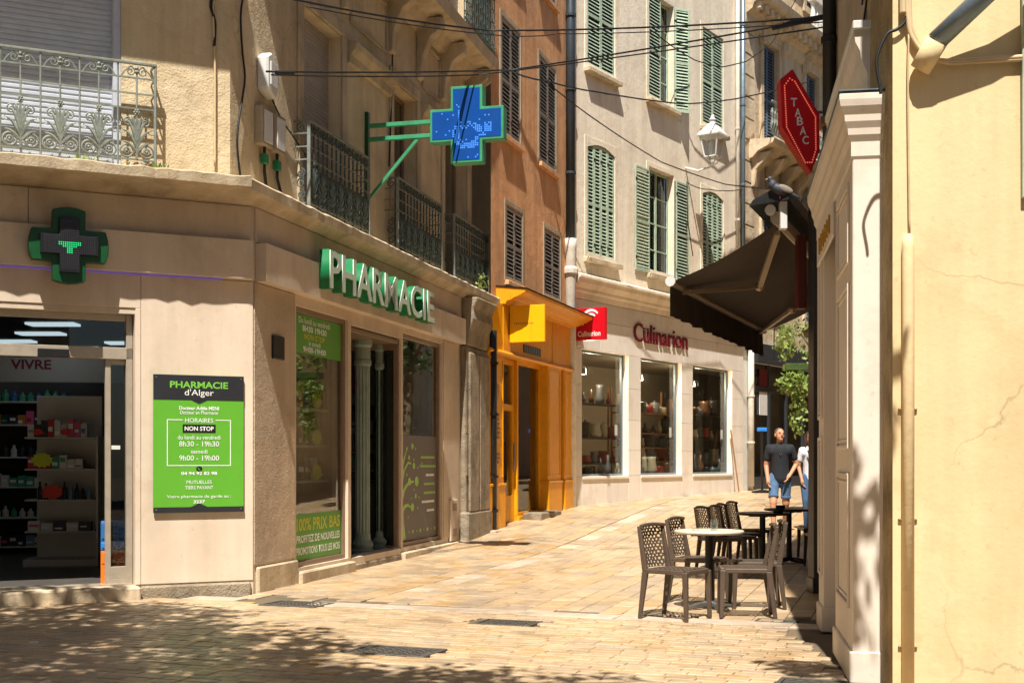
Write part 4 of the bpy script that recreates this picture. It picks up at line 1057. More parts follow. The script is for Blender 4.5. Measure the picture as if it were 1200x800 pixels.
# door and display window set back
d0, d1 = pl[0][1], sc_(613); yb = .18
dr_ = frame_bars('door', FC, d0, d1, yb, zf0-.03, -.16, -.08, .1, O, YS_, [(d0+.1, d1-.1, -.16, -.08, 2.35, 2.47), (d0+.1, d1-.1, -.16, -.08, .28, .75)])
pane('pane', FC, d0+.1, d1-.1, 2.47, zf0-.13, -.12, dr_, 'glass_shop'); pane('pane', FC, d0+.1, d1-.1, .75, 2.35, -.12, dr_, 'glass_shop')
MB().tube([FC(d1-.16, -.03, 1.2), FC(d1-.16, -.03, 1.75)], .018, 8).build('handle', 'steel', dr_)
v0_, v1_ = d1+.01, pl[1][0]
vw = frame_bars('window', FC, v0_, v1_, .35, zf0-.03, -.1, -.02, .07, O, YS_)
pane('pane', FC, v0_+.07, v1_-.07, .42, zf0-.1, -.05, vw, 'glass_shop')
frame_bars('side_door', FC, pl[1][1], pl[2][0], .2, zf0-.03, -.12, -.06, .06, O, YS_)
box('side_door_panel', FC, pl[1][1]+.06, pl[2][0]-.06, -.11, -.09, .26, zf0-.09, O, YS_, .004)
MB().tube([FC(pl[1][1]+.12, -.04, 1.55), FC(pl[1][1]+.12, -.04, 1.95)], .02, 8).build('handle', 'steel', YS_)
box('stall_riser', FC, v0_, v1_, -.1, .02, .05, .345, O, YS_, .01)
boxes('doorstep', FC, [(e0-.05, d1+.1, -.2, .3, -.1, .19)], 'stone_trim', YS_, .02)
boxes('doorstep', FC, [(v0_+.2, v1_+.1, .02, .4, -.1, ground_z(25)+.12)], 'old_stone', YS_, .02)
# emblem and faded print on the first pilaster
mb = MB(); ce = (pl[0][0]+pl[0][1])/2; ribbon(mb, [(ce+.13*math.cos(q*.45)*(1-.02*q), 2.62+.17*math.sin(q*.45)*(1-.02*q)) for q in range(28)], [.008]*28, FC, .156)
mb.build('emblem', 'ochre_text', YS_)
for k, z in enumerate((2.2, 2.12, 2.04, 1.96, 1.88, 1.8, 1.5, 1.43, 1.36)):
    q = MB(); w = (.12, .14, .12, .22, .24, .24, .16, .18, .1)[k]; x = ce-w
    while x < ce+w-.02: q.box(FC, x, x+.04, .154, .157, z, z+.045); x += .055
    q.build('print_line', 'ochre_text', YS_)
bx0 = MB(); 
boxes('shop_room', FC, [(e0+.1, e1-.1, -2.6, -2.5, .1, 3.4), (e0+.1, e1-.1, -2.5, -.2, .1, .17), (e0+.1, e1-.1, -2.5, -.2, 3.35, 3.4), (e0+.05, e0+.1, -2.5, -.2, .1, 3.4), (e1-.1, e1-.05, -2.5, -.2, .1, 3.4)], 'ochre', YS_, 0)
# hanging yellow sign
hs = .67; FH = Frame(*FC(hs, .1, 0).to_2d(), *FC.n)
hw = .72; hz0, hz1 = FH.z(615, 401), 4.25
hsn = thing('hanging_sign', 'bright yellow double sided box sign hung from the yellow shopfront', 'sign', FH(.4, 0, hz0))
box('panel', FH, .05, hw, -.05, .05, hz0, hz1, 'ochre_sign', hsn, .006)
box('fixing', FH, 0, .05, -.03, .03, (hz0+hz1)/2-.2, (hz0+hz1)/2+.2, 'black', hsn)
mb = MB(); x = .14
while x < .5: mb.box(FH, x, x+.02, .051, .0515, (hz0+hz1)/2-.012, (hz0+hz1)/2+.02); x += .035
mb.build('faded_print', 'ochre_text', hsn)
mb = MB(); mb.box(FH, hw-.26, hw-.25, .0505, .0515, hz0+.01, hz1-.01); mb.build('ochre_line', 'ochre', hsn)  # thin ochre line down the sign face
# chrome floor bollard cap at the door
bo = thing('door_stop', 'small chrome bollard beside the yellow shop step', 'bollard', (0, 0, 0)); q = gpt(582, 626); bo.location = (q.x, q.y, 0)
MB().lathe((q.x, q.y, ground_z(q.y)), [(.06, 0), (.06, .05), (.045, .06), (.045, .16), (.055, .17), (.05, .2), (.02, .215)], 12).build('post', 'steel', bo, smooth=True)
# ---------------------------------------------------------------- beige house with the kitchenware shop
BE = thing('beige_house', 'beige rendered house with green louvred shutters above a stone clad kitchenware shop', 'building', FD(4.5, 0, .6))
LD = FD.s(870)
zo0, zo1 = 1.06, 3.88
ops = [(FD.s(681), FD.s(735.5), zo0, zo1), (FD.s(750), FD.s(798), zo0, zo1), (FD.s(811), FD.s(857), zo0, zo1)]
wall('wall', FD, 0, LD, .2, 4.98, ops, .2, 'beige_panel', BE)
# stone panels with open joints
rb = random.Random(4)
def panels(s0, s1, z0, z1):
    box('stone_panel', FD, s0+.004, s1-.004, .001, .022, z0+.004, z1-.004, 'beige_panel', BE, .002)
piers = [(0, ops[0][0]), (ops[0][1], ops[1][0]), (ops[1][1], ops[2][0]), (ops[2][1], LD)]
for a, c in piers:
    zz = [.35, zo0, 1.65, 2.36, 3.1, zo1]
    for i in range(5): panels(a, c, zz[i], zz[i+1])
for o in ops: panels(o[0], (o[0]+o[1])/2, .35, zo0); panels((o[0]+o[1])/2, o[1], .35, zo0)
for i, (a, c) in enumerate(((0, 1.3), (1.3, 3.35), (3.35, 5.55), (5.55, 7.6), (7.6, LD))): panels(a, c, zo1, 4.55); panels(a, c, 4.55, 4.97)
# cornice over the shop
sweep('cornice', [lambda t, z: FD(-.05, t, z), lambda t, z: FD(LD, t, z)], [(0, 4.98), (.05, 4.99), (.07, 5.1), (.12, 5.14), (.13, 5.2), (.24, 5.3), (.26, 5.38), (.3, 5.4), (.3, 5.45), (0, 5.56)], 'beige', BE)
# upper wall and windows
z2a, z2b, z3a, z3b = 5.93, 8.52, 10.15, 12.75
ww = [(FD.s(688), FD.s(720)), (FD.s(760), FD.s(789)), (FD.s(823), FD.s(847))]
W = [(a, c, z2a, z2b) for a, c in ww]+[(a, c, z3a, z3b) for a, c in ww]
wall('upper_wall', FD, 0, LD, 5.45, 16.5, W, .2, 'beige', BE)
for i, r in enumerate(W):
    m = (r[0]+r[1])/2
    box('window_sill', FD, r[0]-.14, r[1]+.14, -.02, .16, r[2]-.11, r[2]-.005, 'stone_trim', BE, .012)
    frame_bars('architrave', FD, r[0]-.12, r[1]+.12, r[2]-.004, r[3]+.12, -.005, .018, .115, 'beige', BE)
    if i in (0, 3, 5, 2):
        k = 2 if i < 3 else 1
        n = 4 if i in (0, 2) else 2
        e = [r[0]+.01+(r[1]-r[0]-.02)*q/n for q in range(n+1)]
        for q in range(n): louvre_leaf(BE, FD, e[q]+.003, e[q+1]-.003, r[2]+.01, r[3]-.02, -.035, 'shutter_green', .08)
        if i < 3:   # arched head board
            hp = [(r[0], r[3]-.14)]+[(r[0]+(r[1]-r[0])*q/8, r[3]-.14+.13*math.sin(math.pi*q/8)) for q in range(9)]+[(r[1], r[3]-.14)]
            MB().prism(FD, [(r[0], r[3]+.02), *[(r[0]+(r[1]-r[0])*q/8, r[3]-.12+.13*math.sin(math.pi*q/8)) for q in range(9)], (r[1], r[3]+.02)], .003, .02).build('arch_head', 'beige', BE)
    else:
        # casement behind, reveal lit, one leaf folded flat against the wall on each side
        w = frame_bars('window', FD, r[0], r[1], r[2], r[3], -.2, -.14, .06, 'shutter_green', BE, [(m-.04, m+.04, -.2, -.14, r[2]+.06, r[3]-.06)]+[(r[0]+.06, r[1]-.06, -.19, -.15, r[2]+(r[3]-r[2])*q/4-.015, r[2]+(r[3]-r[2])*q/4+.015) for q in (1, 2, 3)])
        pane('pane', FD, r[0]+.06, m-.04, r[2]+.06, r[3]-.06, -.17, w, 'glass_door'); pane('pane', FD, m+.04, r[1]-.06, r[2]+.06, r[3]-.06, -.17, w, 'glass_door')
        box('dark_backing', FD, r[0], r[1], -.3, -.26, r[2], r[3], 'room_dark', w, 0)  # plain dark sheet closing the window behind its panes
        lw = (r[1]-r[0])/2+.05
        if i == 1:
            louvre_leaf(BE, FD, r[0]-lw-.02, r[0]-.03, r[2], r[3]-.1, .02, 'shutter_green', .08)
            louvre_leaf(BE, FD, r[1]+.02, r[1]+lw, r[2]-.05, r[3]-.1, .05, 'shutter_green', .08)
        else:
            louvre_leaf(BE, FD, r[0]+.01, m-.005, r[2]+.01, r[3]-.02, -.035, 'shutter_green', .08)
            FL = Frame(*FD(r[1], .02, 0).to_2d(), FD.d[0]*.85+FD.n[0]*.53, FD.d[1]*.85+FD.n[1]*.53)
            louvre_leaf(BE, FL, .0, lw*.62, r[2]-.02, r[3]-.02, 0, 'shutter_green', .08)
box('rear_wall', FD, 0, LD, -7, -6.8, 0, 16.5, 'grey_wall', BE); box('roof', FD, -.1, 20, -7, .3, 16.5, 16.7, 'stone_trim', BE)
# shop windows, displays
names = ('first', 'middle', 'last')
boxes('display_room', FD, [(-.2, 13, -3.4, -3.3, .9, 4.1), (-.25, -.2, -3.3, -.43, .9, 4.1), (13, 13.05, -3.3, -.43, .9, 4.1), (-.2, 13, -3.3, -.43, .95, 1.05), (-.2, 13, -3.3, -.43, 4.0, 4.05)], 'room_beige', BE, 0)
for i, o in enumerate(ops):
    w = frame_bars('window', FD, o[0], o[1], o[2], o[3], -.19, -.13, .05, 'pipe_zinc', BE)
    pane('pane', FD, o[0]+.05, o[1]-.05, o[2]+.05, o[3]-.05, -.15, w, 'glass_shop')
    box('window_sill', FD, o[0]+.002, o[1]-.002, -.12, .05, o[2]-.06, o[2]-.002, 'beige_panel', BE, .004)
    for q in (.3, .62):
        s = o[0]+(o[1]-o[0])*q; p = FD(s, -.75, 3.62)
        sp = MB(); sp.tube([p, p+Vector((0, 0, .33))], .012, 6); sp.lathe(tuple(p-Vector((0, 0, .2))), [(.09, 0), (.085, .12), (.05, .2)], 10)
        so = sp.build('spotlight', 'steel', BE); MB().lathe(tuple(p-Vector((0, 0, .205))), [(.06, 0), (.06, .004)], 10).build('bulb', 'lamp_warm', so)
    pl_ = bpy.data.lights.new('spot_lamp', 'POINT'); pl_.energy = 45; pl_.color = (1, .8, .55); pl_.shadow_soft_size = .1
    po_ = bpy.data.objects.new('spot_lamp', pl_); COL.objects.link(po_); po_.location = FD((o[0]+o[1])/2+.5, -.7, 3.5)
    un = thing('display_shelf', '%s display shelf of kitchenware in the beige shop, counted from the yellow shopfront' % names[i], 'shelf unit', FD((o[0]+o[1])/2, -1.2, 1.05), 'display shelves in the kitchenware shop')
    dep = -.55; sR = o[1]+.75; sL = o[0]+.25
    boxes('upright', FD, [(sL, sL+.04, dep-.4, dep-.36, 1.05, 3.2), (sR-.04, sR, dep-.4, dep-.36, 1.05, 3.2)], ('wood', 'wood', 'black')[i], un)
    hs_ = ((1.35, 1.95, 2.75), (1.4, 1.75, 2.1, 2.6), (1.3, 2.0, 2.65))[i]
    for z in hs_: box('shelf', FD, sL, sR, dep-.36, dep, z-.03, z, ('room_dark', 'wood', 'black')[i], un)
    labn = (('dark casserole', 'red kettle', 'pale pan'), ('brown coffee pot', 'dark bottle', 'pale jar'), ('red pot', 'dark pan', 'grey jug'))[i]
    for k, z in enumerate(list(hs_)+[1.05]):
        x = sL+.03
        while x < sR-.3:
            r = rb.uniform(.08, .19); h = rb.uniform(.18, .48); kind = rb.randrange(3)
            p = FD(x+r, dep-.18+(.3 if z < 1.1 else 0), z)
            prof = [[(r, 0), (r*1.05, h*.1), (r*1.05, h*.8), (r*.9, h*.86), (r*.2, h*.9), (r*.2, h)], [(r*.5, 0), (r*.55, h*.5), (r*.2, h*.8), (r*.2, h*1.2)], [(r*.8, 0), (r, h*.3), (r*.7, h*.8), (r*.85, h)]][kind]
            mt = ('pot0', 'pot1', 'pot2', 'pot3', 'pot4', 'pot5')[rb.randrange(6)]
            ob = MB().lathe(tuple(p), prof, 12); tag(ob.build('kitchen_pot', mt, None, 0, True), '%s shelf kitchenware: a pot or jug in the %s shop window of the beige house' % (('lowest', 'middle', 'upper', 'floor')[k % 4] if len(hs_) < 4 else ('lowest', 'second', 'third', 'top', 'floor')[k], names[i]), 'kitchenware', 'kitchenware on the %s display row %d' % (names[i], k))
            x += 2*r+rb.uniform(.04, .2)
    box('price_card', FD, o[1]-.3, o[1]-.18, -.18, -.175, 2.0, 2.25, 'white_print', w, 0)
# red lettering over the windows
cl = thing('shop_lettering', 'raised dark red Culinarion lettering on the beige shop front', 'sign', FD(FD.s(775), .05, 4.2))
cs0, cs1 = FD.s(743.5, .06), FD.s(806, .06); word = 'Culinarion'; lay_ = word_layout(word, .0); k = (cs1-cs0)/(lay_[-1][1]-lay_[0][0]); hz = .64
for ch, (xa, xb, y0, y1) in zip(word, lay_):
    x, ww_ = cs0+(xa-lay_[0][0])*k, (xb-xa)*k; st = .085*k*1.2
    lo = lettering('letter', FD, ch, x, x+ww_, 4.24+y0*hz, 4.24+y1*hz, .03, 'red_dark', cl, .0, .035)
    ft = {'l': [(x-.03, x+ww_+.03, 0)], 'i': [(x-.03, x+ww_+.03, 0)], 'r': [(x-.03, x+st+.03, 0)], 'n': [(x-.03, x+st+.02, 0), (x+ww_-st-.02, x+ww_+.03, 0)], 'u': [(x-.03, x+st, .5), (x+ww_-st-.03, x+ww_, .5), (x+ww_, x+ww_+.04, 0)]}.get(ch, [])
    for a, c, f in ft: box('serif', FD, a, c, .032, .066, 4.24+f*hz-.004, 4.24+f*hz+.026, 'red_dark', lo, 0)
# hanging red sign
rs = FD.s(676, .1); FS = Frame(*FD(rs, .1, 0).to_2d(), *FD.n)
r0, r1 = .05, FS.s(710); rz0, rz1 = FS.z(693, 398.5), FS.z(693, 361)
rsn = thing('hanging_sign', 'red square hanging sign with white swirl and lettering on the beige house', 'sign', FS(.3, 0, rz0))
FS2 = Frame(*FS(.0, 0, 0).to_2d(), *FS.d)
box('panel', FS, FS.s(676), r1, -.06, .06, rz0, rz1, 'red_sign', rsn, .006)
cx_ = (FS.s(676)+r1)/2; ch_ = (r1-FS.s(676))
mb = MB()
for rr_ in (.3, .18): ribbon(mb, [(cx_+.03+ch_*rr_*math.cos(R(a)), (rz0+rz1)/2+.08+ch_*rr_*math.sin(R(a))) for a in range(40, 216, 12)], [.018+.012*math.sin(q/14*math.pi) for q in range(15)], FS, .0625)
mb.build('swirl', 'white_print', rsn)
lettering('lettering', FS, 'Culinarion', FS.s(676)+.06, r1-.1, rz0+.08, rz0+.2, .0625, 'white_print', rsn, .02)
boxes('fixing', FS, [(-.1, FS.s(676), -.02, .02, rz1-.1, rz1-.06), (-.1, FS.s(676), -.02, .02, rz0+.06, rz0+.1)], 'black', rsn)
sc_x = FD.s(672); box('alarm_box', FD, sc_x-.05, sc_x+.12, .02, .14, 3.9, 4.2, 'pipe_white', BE, .02)
# slim prop leaning on the wall
lp = thing('wooden_pole', 'thin wooden pole leaning against the beige wall beside the last shop window', 'pole', FD(FD.s(868), .1, .7))
MB().tube([FD(FD.s(866, .3), .3, ground_z(35.5)), FD(FD.s(856, .03), .04, 2.25)], .02, 6).build('shaft', 'wood', lp)
# lantern
ls = FD.s(835, .75); lz0, lz1 = FD.z(835, 197, .75), FD.z(835, 134, .75); p = FD(ls, .75, 0); hh = lz1-lz0
la_ = thing('street_lantern', 'white four sided street lantern on the beige wall', 'lantern', (p.x, p.y, lz0))
def ring4(z, r): return [FD(ls+a*r, .75+b*r, z) for a, b in ((-1, -1), (1, -1), (1, 1), (-1, 1))]
rt, rb_ = .24, .15; zt, zbm = lz0+hh*.6, lz0+hh*.2
rf = MB(); A, B, Cc = ring4(zt-.03, rt+.06), ring4(zt+.03, rt+.06), ring4(zt+hh*.18, .13)
rf.hexa(A+B); rf.hexa(ring4(zt+.03, rt+.05)+Cc); rf.hexa(ring4(zt+hh*.18, .13)+ring4(zt+hh*.22, .1)); rf.build('hood', 'lantern_white', la_, .01)
MB().lathe((p.x, p.y, zt+hh*.22), [(.1, 0), (.06, .05), (.09, .1), (.05, .16), (.02, .24)], 10).build('finial', 'lantern_white', la_)
for i in range(4):
    a, c = ring4(zt-.03, rt), ring4(zbm, rb_); MB().tube([a[i], c[i]], .022, 5).build('corner_bar', 'lantern_white', la_)
    j = (i+1) % 4; MB().tube([c[i], c[j]], .02, 5).build('bottom_bar', 'lantern_white', la_)
    q = MB(); q.poly([a[i].lerp(a[j], .03), a[i].lerp(a[j], .97), c[i].lerp(c[j], .97), c[i].lerp(c[j], .03)]); q.build('pane', 'glass_clear', la_)
for i in range(4):
    c = ring4(zbm, rb_); MB().tube([c[i], c[i].lerp(Vector((p.x, p.y, zbm-.12)), .5)+Vector((0, 0, -.1)), (p.x, p.y, lz0+.08)], .014, 5).build('cradle', 'lantern_white', la_)
MB().lathe((p.x, p.y, lz0), [(.02, 0), (.05, .05), (.03, .1), (.06, .14)], 8).build('pendant', 'lantern_white', la_)
MB().lathe((p.x, p.y, zbm), [(.05, 0), (.09, .1), (.09, .35), (.04, .45)], 10).build('bulb', 'white_plastic', la_)
MB().tube([FD(ls, 0, lz0+.1), FD(ls, .35, lz0-.02), FD(ls, .75, lz0+.05)], .03, 6).build('bracket', 'lantern_white', la_)
# ---------------------------------------------------------------- ornate house at the street end
EO = thing('ornate_house', 'ornate stone house with blue shutters and iron balcony at the street end', 'building', FD(14, 0, .9))
E0, E1 = LD+.35, 24
eb = [(FD.s(893), FD.s(911)), (FD.s(943), FD.s(958)), (FD.s(985), FD.s(1000))]
zE1 = FD.z(900, 178); zE2 = FD.z(900, 25)
eh = [(a, c, zE1+.15, zE1+3.1) for a, c in eb]+[(a, c, 5.6, 8.6) for a, c in eb]+[(a, c, zE2+1.2, zE2+3.6) for a, c in eb]
wall('upper_wall', FD, LD, E1, 4.8, 22, eh, .22, 'ornate', EO)
for r in eh:
    m = (r[0]+r[1])/2
    louvre_leaf(EO, FD, r[0]+.02, m-.005, r[2]+.02, r[3]-.02, -.12, 'shutter_blue', .09); louvre_leaf(EO, FD, m+.005, r[1]-.02, r[2]+.02, r[3]-.02, -.12, 'shutter_blue', .09)
    frame_bars('architrave', FD, r[0]-.2, r[1]+.2, r[2]-.1, r[3]+.22, 0, .07, .2, 'ornate', EO)
    sweep('window_hood', [lambda t, z, a=r[0]-.3: FD(a, t, z), lambda t, z, c=r[1]+.3: FD(c, t, z)], [(0, r[3]+.25), (.12, r[3]+.28), (.3, r[3]+.42), (.32, r[3]+.5), (0, r[3]+.6)], 'ornate', EO)
    for s in (r[0]-.25, r[1]+.1): box('hood_bracket', FD, s, s+.15, 0, .2, r[3]-.15, r[3]+.25, 'ornate', EO, .03)
s00 = FD.s(876); s11 = 24
sweep('balcony_slab', [lambda t, z: FD(s00, t, z), lambda t, z: FD(s11, t, z)], [(0, zE1-.5), (.15, zE1-.45), (.3, zE1-.3), (.55, zE1-.2), (.75, zE1-.12), (.8, zE1), (0, zE1+.06)], 'ornate', EO)
for s in [s00+.3+i*1.1 for i in range(7)]:
    MB().prism(Frame(*FD(s, 0, 0).to_2d(), *FD.n), [(0, zE1-1.3), (.12, zE1-1.25), (.2, zE1-.8), (.45, zE1-.55), (.6, zE1-.3), (0, zE1-.3)], -.14, .14).build('console', 'ornate', EO, .03)
bl = boxes('balcony', FD, [(s00, s11, .7, .76, zE1+1.0, zE1+1.05), (s00, s11, .71, .75, zE1+.1, zE1+.13), (s00, s11, .71, .75, zE1+.8, zE1+.83)], 'iron', EO, .004)
mb = MB(); s = s00
while s < s11-6: 
    pz = FD(s, .73, 0); mb.lathe((pz.x, pz.y, zE1+.1), [(.02, 0), (.05, .12), (.055, .25), (.025, .45), (.05, .6), (.02, .72)], 6); s += .19
tag(mb.build('baluster', 'iron', bl), kind='stuff')
sweep('cornice', [lambda t, z: FD(LD, t, z), lambda t, z: FD(E1, t, z)], [(0, zE2-.6), (.1, zE2-.55), (.12, zE2-.3), (.3, zE2-.2), (.35, zE2-.05), (.6, zE2+.1), (.65, zE2+.3), (0, zE2+.4)], 'ornate', EO)
for i in range(26): box('dentil', FD, LD+.1+i*.42, LD+.3+i*.42, .3, .5, zE2-.22, zE2+.0, 'ornate', EO, .02)
mb = MB(); s = FD.s(938)
while s < FD.s(970): pz = FD(s, .4, 0); mb.lathe((pz.x, pz.y, zE2+.45), [(.06, 0), (.1, .25), (.06, .55), (.08, .8)], 8); s += .26
mb.box(FD, FD.s(936), FD.s(975), .28, .52, zE2+1.25, zE2+1.4); tag(mb.build('balustrade', 'lantern_white', EO), kind='stuff')
# quoin strip and lower storey
for z in [5+i*.6 for i in range(16)]: box('quoin', FD, LD+.05, LD+.75, 0, .05, z, z+.57, 'ornate', EO, .02)
wall('shop_wall', FD, LD, E1, .3, 4.8, [(LD+.75, E1-.5, .3, 4.2)], .2, 'lantern_white', EO)
boxes('shop_frame', FD, [(LD+.75+i*1.35, LD+.87+i*1.35, -.18, -.08, .5, 4.2) for i in range(10)]+[(LD+.87, E1-.5, -.18, -.08, 3.4, 3.55), (LD+.87, E1-.5, -.18, -.08, .5, .95)], 'anthracite', EO)
pane('shop_pane', FD, LD+.75, E1-.5, .95, 4.2, -.14, EO, 'glass_door'); box('shop_back', FD, LD+.75, E1-.5, -2.2, -2.1, .5, 4.2, 'room_dark', EO, 0)
box('shop_floor', FD, LD+.75, E1-.5, -2.1, -.2, .4, .85, 'room_dark', EO, 0); box('shop_ceiling', FD, LD+.75, E1-.5, -2.1, -.2, 4.15, 4.3, 'room_dark', EO, 0)
box('sign_band', FD, LD+.8, E1-.5, .0, .12, 4.2, 4.75, 'anthracite', EO)
po = thing('poster', 'pale poster on the dark shop window behind the man', 'poster', FD(FD.s(898), -.1, 2.2))
for i, (v0, v1) in enumerate(((432, 452), (454, 486))): box('sheet', FD, FD.s(894), FD.s(903), -.12, -.1, FD.z(898, v1), FD.z(898, v0), ('red_dark', 'white_plastic')[i], po, 0)
# pipes between the two houses
p = FD(FD.s(870.5, .12), .12, 0); downpipe('downpipe', [(p.x, p.y, 5.2), (p.x, p.y, 16.4)], .07, 'pipe_zinc', 'bluish zinc downpipe between the beige house and the ornate house', None, (7, 9, 11.2, 13.4))
p = FD(FD.s(864.5, .08), .08, 0); downpipe('downpipe', [(p.x, p.y, 5.6), (p.x, p.y, 16.4)], .055, 'pipe_white', 'pale slim pipe on the beige wall next to the zinc downpipe', None, (8, 10.5))
p = FD(FD.s(880, .1), .1, 0); downpipe('downpipe', [(p.x, p.y, .7), (p.x, p.y, 5.2)], .09, 'pipe_white', 'cream downpipe at street level at the end of the beige shop', None, (1.9, 3.2))
# ---------------------------------------------------------------- yellow gable wall on the right
YB = thing('yellow_building', 'sunlit yellow rendered wall with gutter pipe and cables', 'building', FY(0, 0, 0))
def wavy(fr, s0, s1, z0, z1, n, k, amp, t=0):
    b = MB()
    for j in range(k+1):
        for i in range(n+1):
            s = s0+(s1-s0)*i/n; z = z0+(z1-z0)*j/k
            d = mnoise.noise(Vector((s*.9, z*.8, 3.1)))*amp if 0 < i else 0
            b.v.append(tuple(fr(s, t+d, z)))
    for j in range(k):
        for i in range(n): a = j*(n+1)+i; b.face((a, a+1, a+n+2, a+n+1))
    return b
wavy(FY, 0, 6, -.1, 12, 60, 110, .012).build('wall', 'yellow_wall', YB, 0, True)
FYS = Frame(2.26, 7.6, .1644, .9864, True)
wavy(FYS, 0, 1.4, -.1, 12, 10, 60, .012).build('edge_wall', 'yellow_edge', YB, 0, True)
box('roof', FY, 0, 6, -6, .2, 12, 12.2, 'stone_trim', YB)
# vertical cover pipe, gutter pipe and cables
px = FY.s(1065, .06); zt_ = FY.z(1065, 278, .06)
cp = thing('cover_pipe', 'yellow painted half pipe running down the yellow wall', 'pipe', FY(px, .05, 0))
MB().tube([FY(px, .03, 0), FY(px, .03, zt_-.05), FY(px, .015, zt_+.02)], [.036, .036, .026], 12).build('pipe', 'yellow_wall', cp, smooth=True)
for z in (FY.z(1065, 480, .06), FY.z(1065, 610, .06), FY.z(1065, 760, .06)): box('clip', FY, px-.055, px+.055, 0.001, .02, z, z+.012, 'yellow_edge', cp)
gp = thing('gutter_pipe', 'slanting zinc gutter pipe with yellow collar high on the yellow wall', 'pipe', FY(FY.s(1085), .1, 4))
A_ = FY(FY.s(1078, .05), .05, FY.z(1078, 82, .05)); A2 = FY(FY.s(1098, .12), .12, FY.z(1098, 48, .12)); B2 = FY(FY.s(1172, .22), .22, FY.z(1172, -22, .22)); B3 = FY(FY.s(1260, .3), .3, FY.z(1260, -110, .3))
MB().tube([A_, A2], [.062, .066], 12).build('collar', 'yellow_wall', gp, smooth=True)
MB().tube([A2+(A2-B2)*.02, B2, B3], .06, 14).build('pipe', 'pipe_zinc', gp, smooth=True)
def fyc(pts, t=.03): return [FY(FY.s(u, t), t, FY.z(u, v, t)) for u, v in pts]
def smooth_pts(pts, n=5):
    out = []
    for i in range(len(pts)-1):
        p0, p1, p2, p3 = pts[max(i-1, 0)], pts[i], pts[i+1], pts[min(i+2, len(pts)-1)]
        for k in range(n):
            t = k/n; out.append(.5*((2*p1)+(p2-p0)*t+(2*p0-5*p1+4*p2-p3)*t*t+(3*p1-p0-3*p2+p3)*t**3))
    return out+[pts[-1]]
for pts, r, m, lab in (([(1062, -6), (1064, 20), (1068, 42), (1082, 62), (1096, 70), (1125, 72), (1160, 69), (1215, 66)], .016, 'cable_tan', 'tan cable sagging along the yellow wall under the gutter pipe'),
        ([(1066, -6), (1068, 30), (1080, 56), (1090, 66), (1110, 74), (1140, 73), (1215, 69)], .012, 'cable_tan', 'second tan cable looping under the gutter pipe'),
        ([(1064, -6), (1062, 22), (1052, 34), (1042, 38), (1036, 46), (1030, 60), (1027, 75), (1031, 100), (1032, 110)], .01, 'cable', 'dark cable curling round the yellow wall edge above the cream cornice'),
        ([(1065, 40), (1064, 90), (1064.5, 160), (1066, 275)], .006, 'cable_tan', 'thin tan cable dropping to the top of the half pipe')):
    o = thing('wall_cable', lab, 'cable', fyc(pts)[0], 'cables on the yellow wall'); MB().tube(smooth_pts(fyc(pts)), r, 6).build('sheath', m, o, smooth=True)
tk = thing('cable_conduit', 'grey conduit stub at the top of the yellow wall edge', 'pipe', FY(FY.s(1058, .03), .03, 4.4)); MB().tube([FY(FY.s(1058, .04), .04, FY.z(1058, 15, .04)), FY(FY.s(1058, .04), .04, 6)], .02, 8).build('pipe', 'cable_tan', tk)
# small things that stand beyond the picture edge and shade the wall
sh = thing('window_shutter', 'grey green shutter leaf at the very edge of the yellow wall', 'shutter', FY(FY.s(1205), .02, 2.9))
louvre_leaf(sh, FY, FY.s(1197.5, .03), FY.s(1197.5, .03)+.6, FY.z(1199, 232, .03), FY.z(1199, 170, .03)+1.2, .012, 'shutter_green', .08, False)
# ---------------------------------------------------------------- cream timber shopfront
CS = thing('cream_shopfront', 'cream timber shopfront with moulded pilasters and deep cornice', 'shopfront', FR(1.2, -.1, 0))
CW = 'cream_wood'
zc0, zc1 = 3.36, 3.70
np_ = box('pilaster', FR, 0, 1.27, -.2, 0, .0, zc0, CW, CS, .006)
def sunk(fr, s0, s1, z0, z1, t, parent):     # applied moulding round a panel
    frame_bars('panel_moulding', fr, s0, s1, z0, z1, t, t+.016, .028, CW, parent); frame_bars('panel_moulding', fr, s0+.05, s1-.05, z0+.05, z1-.05, t, t+.009, .016, CW, parent)
sunk(FR, .2, 1.05, .45, 1.32, 0, np_); sunk(FR, .2, 1.05, 1.48, 2.55, 0, np_); sunk(FR, .2, 1.05, 2.68, 3.2, 0, np_)
box('plinth', FR, -.02, 1.29, -.2, .02, 0, .2, CW, np_, .008)
FE = Frame(*FR(0, 0, 0).to_2d(), -FR.n[0], -FR.n[1])     # end face, runs right from the corner
fp = box('pilaster', FR, 2.45, 2.95, -.2, 0, .0, zc0, CW, CS, .006)
box('plinth', FR, 2.43, 2.97, -.2, .02, 0, .2, CW, fp, .008); sunk(FR, 2.52, 2.9, .45, 1.6, 0, fp); sunk(FR, 2.52, 2.9, 1.75, 3.15, 0, fp)
box('window_panel', FR, 1.27, 2.45, -.3, -.21, 0, 3.0, CW, CS); box('transom', FR, 1.27, 2.45, -.21, -.1, 2.6, zc0, CW, CS)
for s in (1.4, 1.7, 2.0, 2.3): MB().tube([FR(s, -.05, 2.2), FR(s, -.05, 2.6)], .01, 6)
prof = [(-.2, zc0-.06), (.0, zc0-.06), (.01, zc0-.04), (.01, zc0+.05), (.03, zc0+.09), (.034, zc0+.13), (.052, zc0+.17), (.055, zc0+.21), (.08, zc0+.26), (.088, zc0+.3), (.088, zc1-.01), (.07, zc1+.01), (-.2, zc1+.02)]
def end_path(s1, b=-.195): return [lambda t, z: FR(-max(t, 0), b, z), lambda t, z: FR(-max(t, 0), max(t, b), z), lambda t, z: FR(s1, t, z)]
sweep('cornice', end_path(3.1), prof, CW, CS)
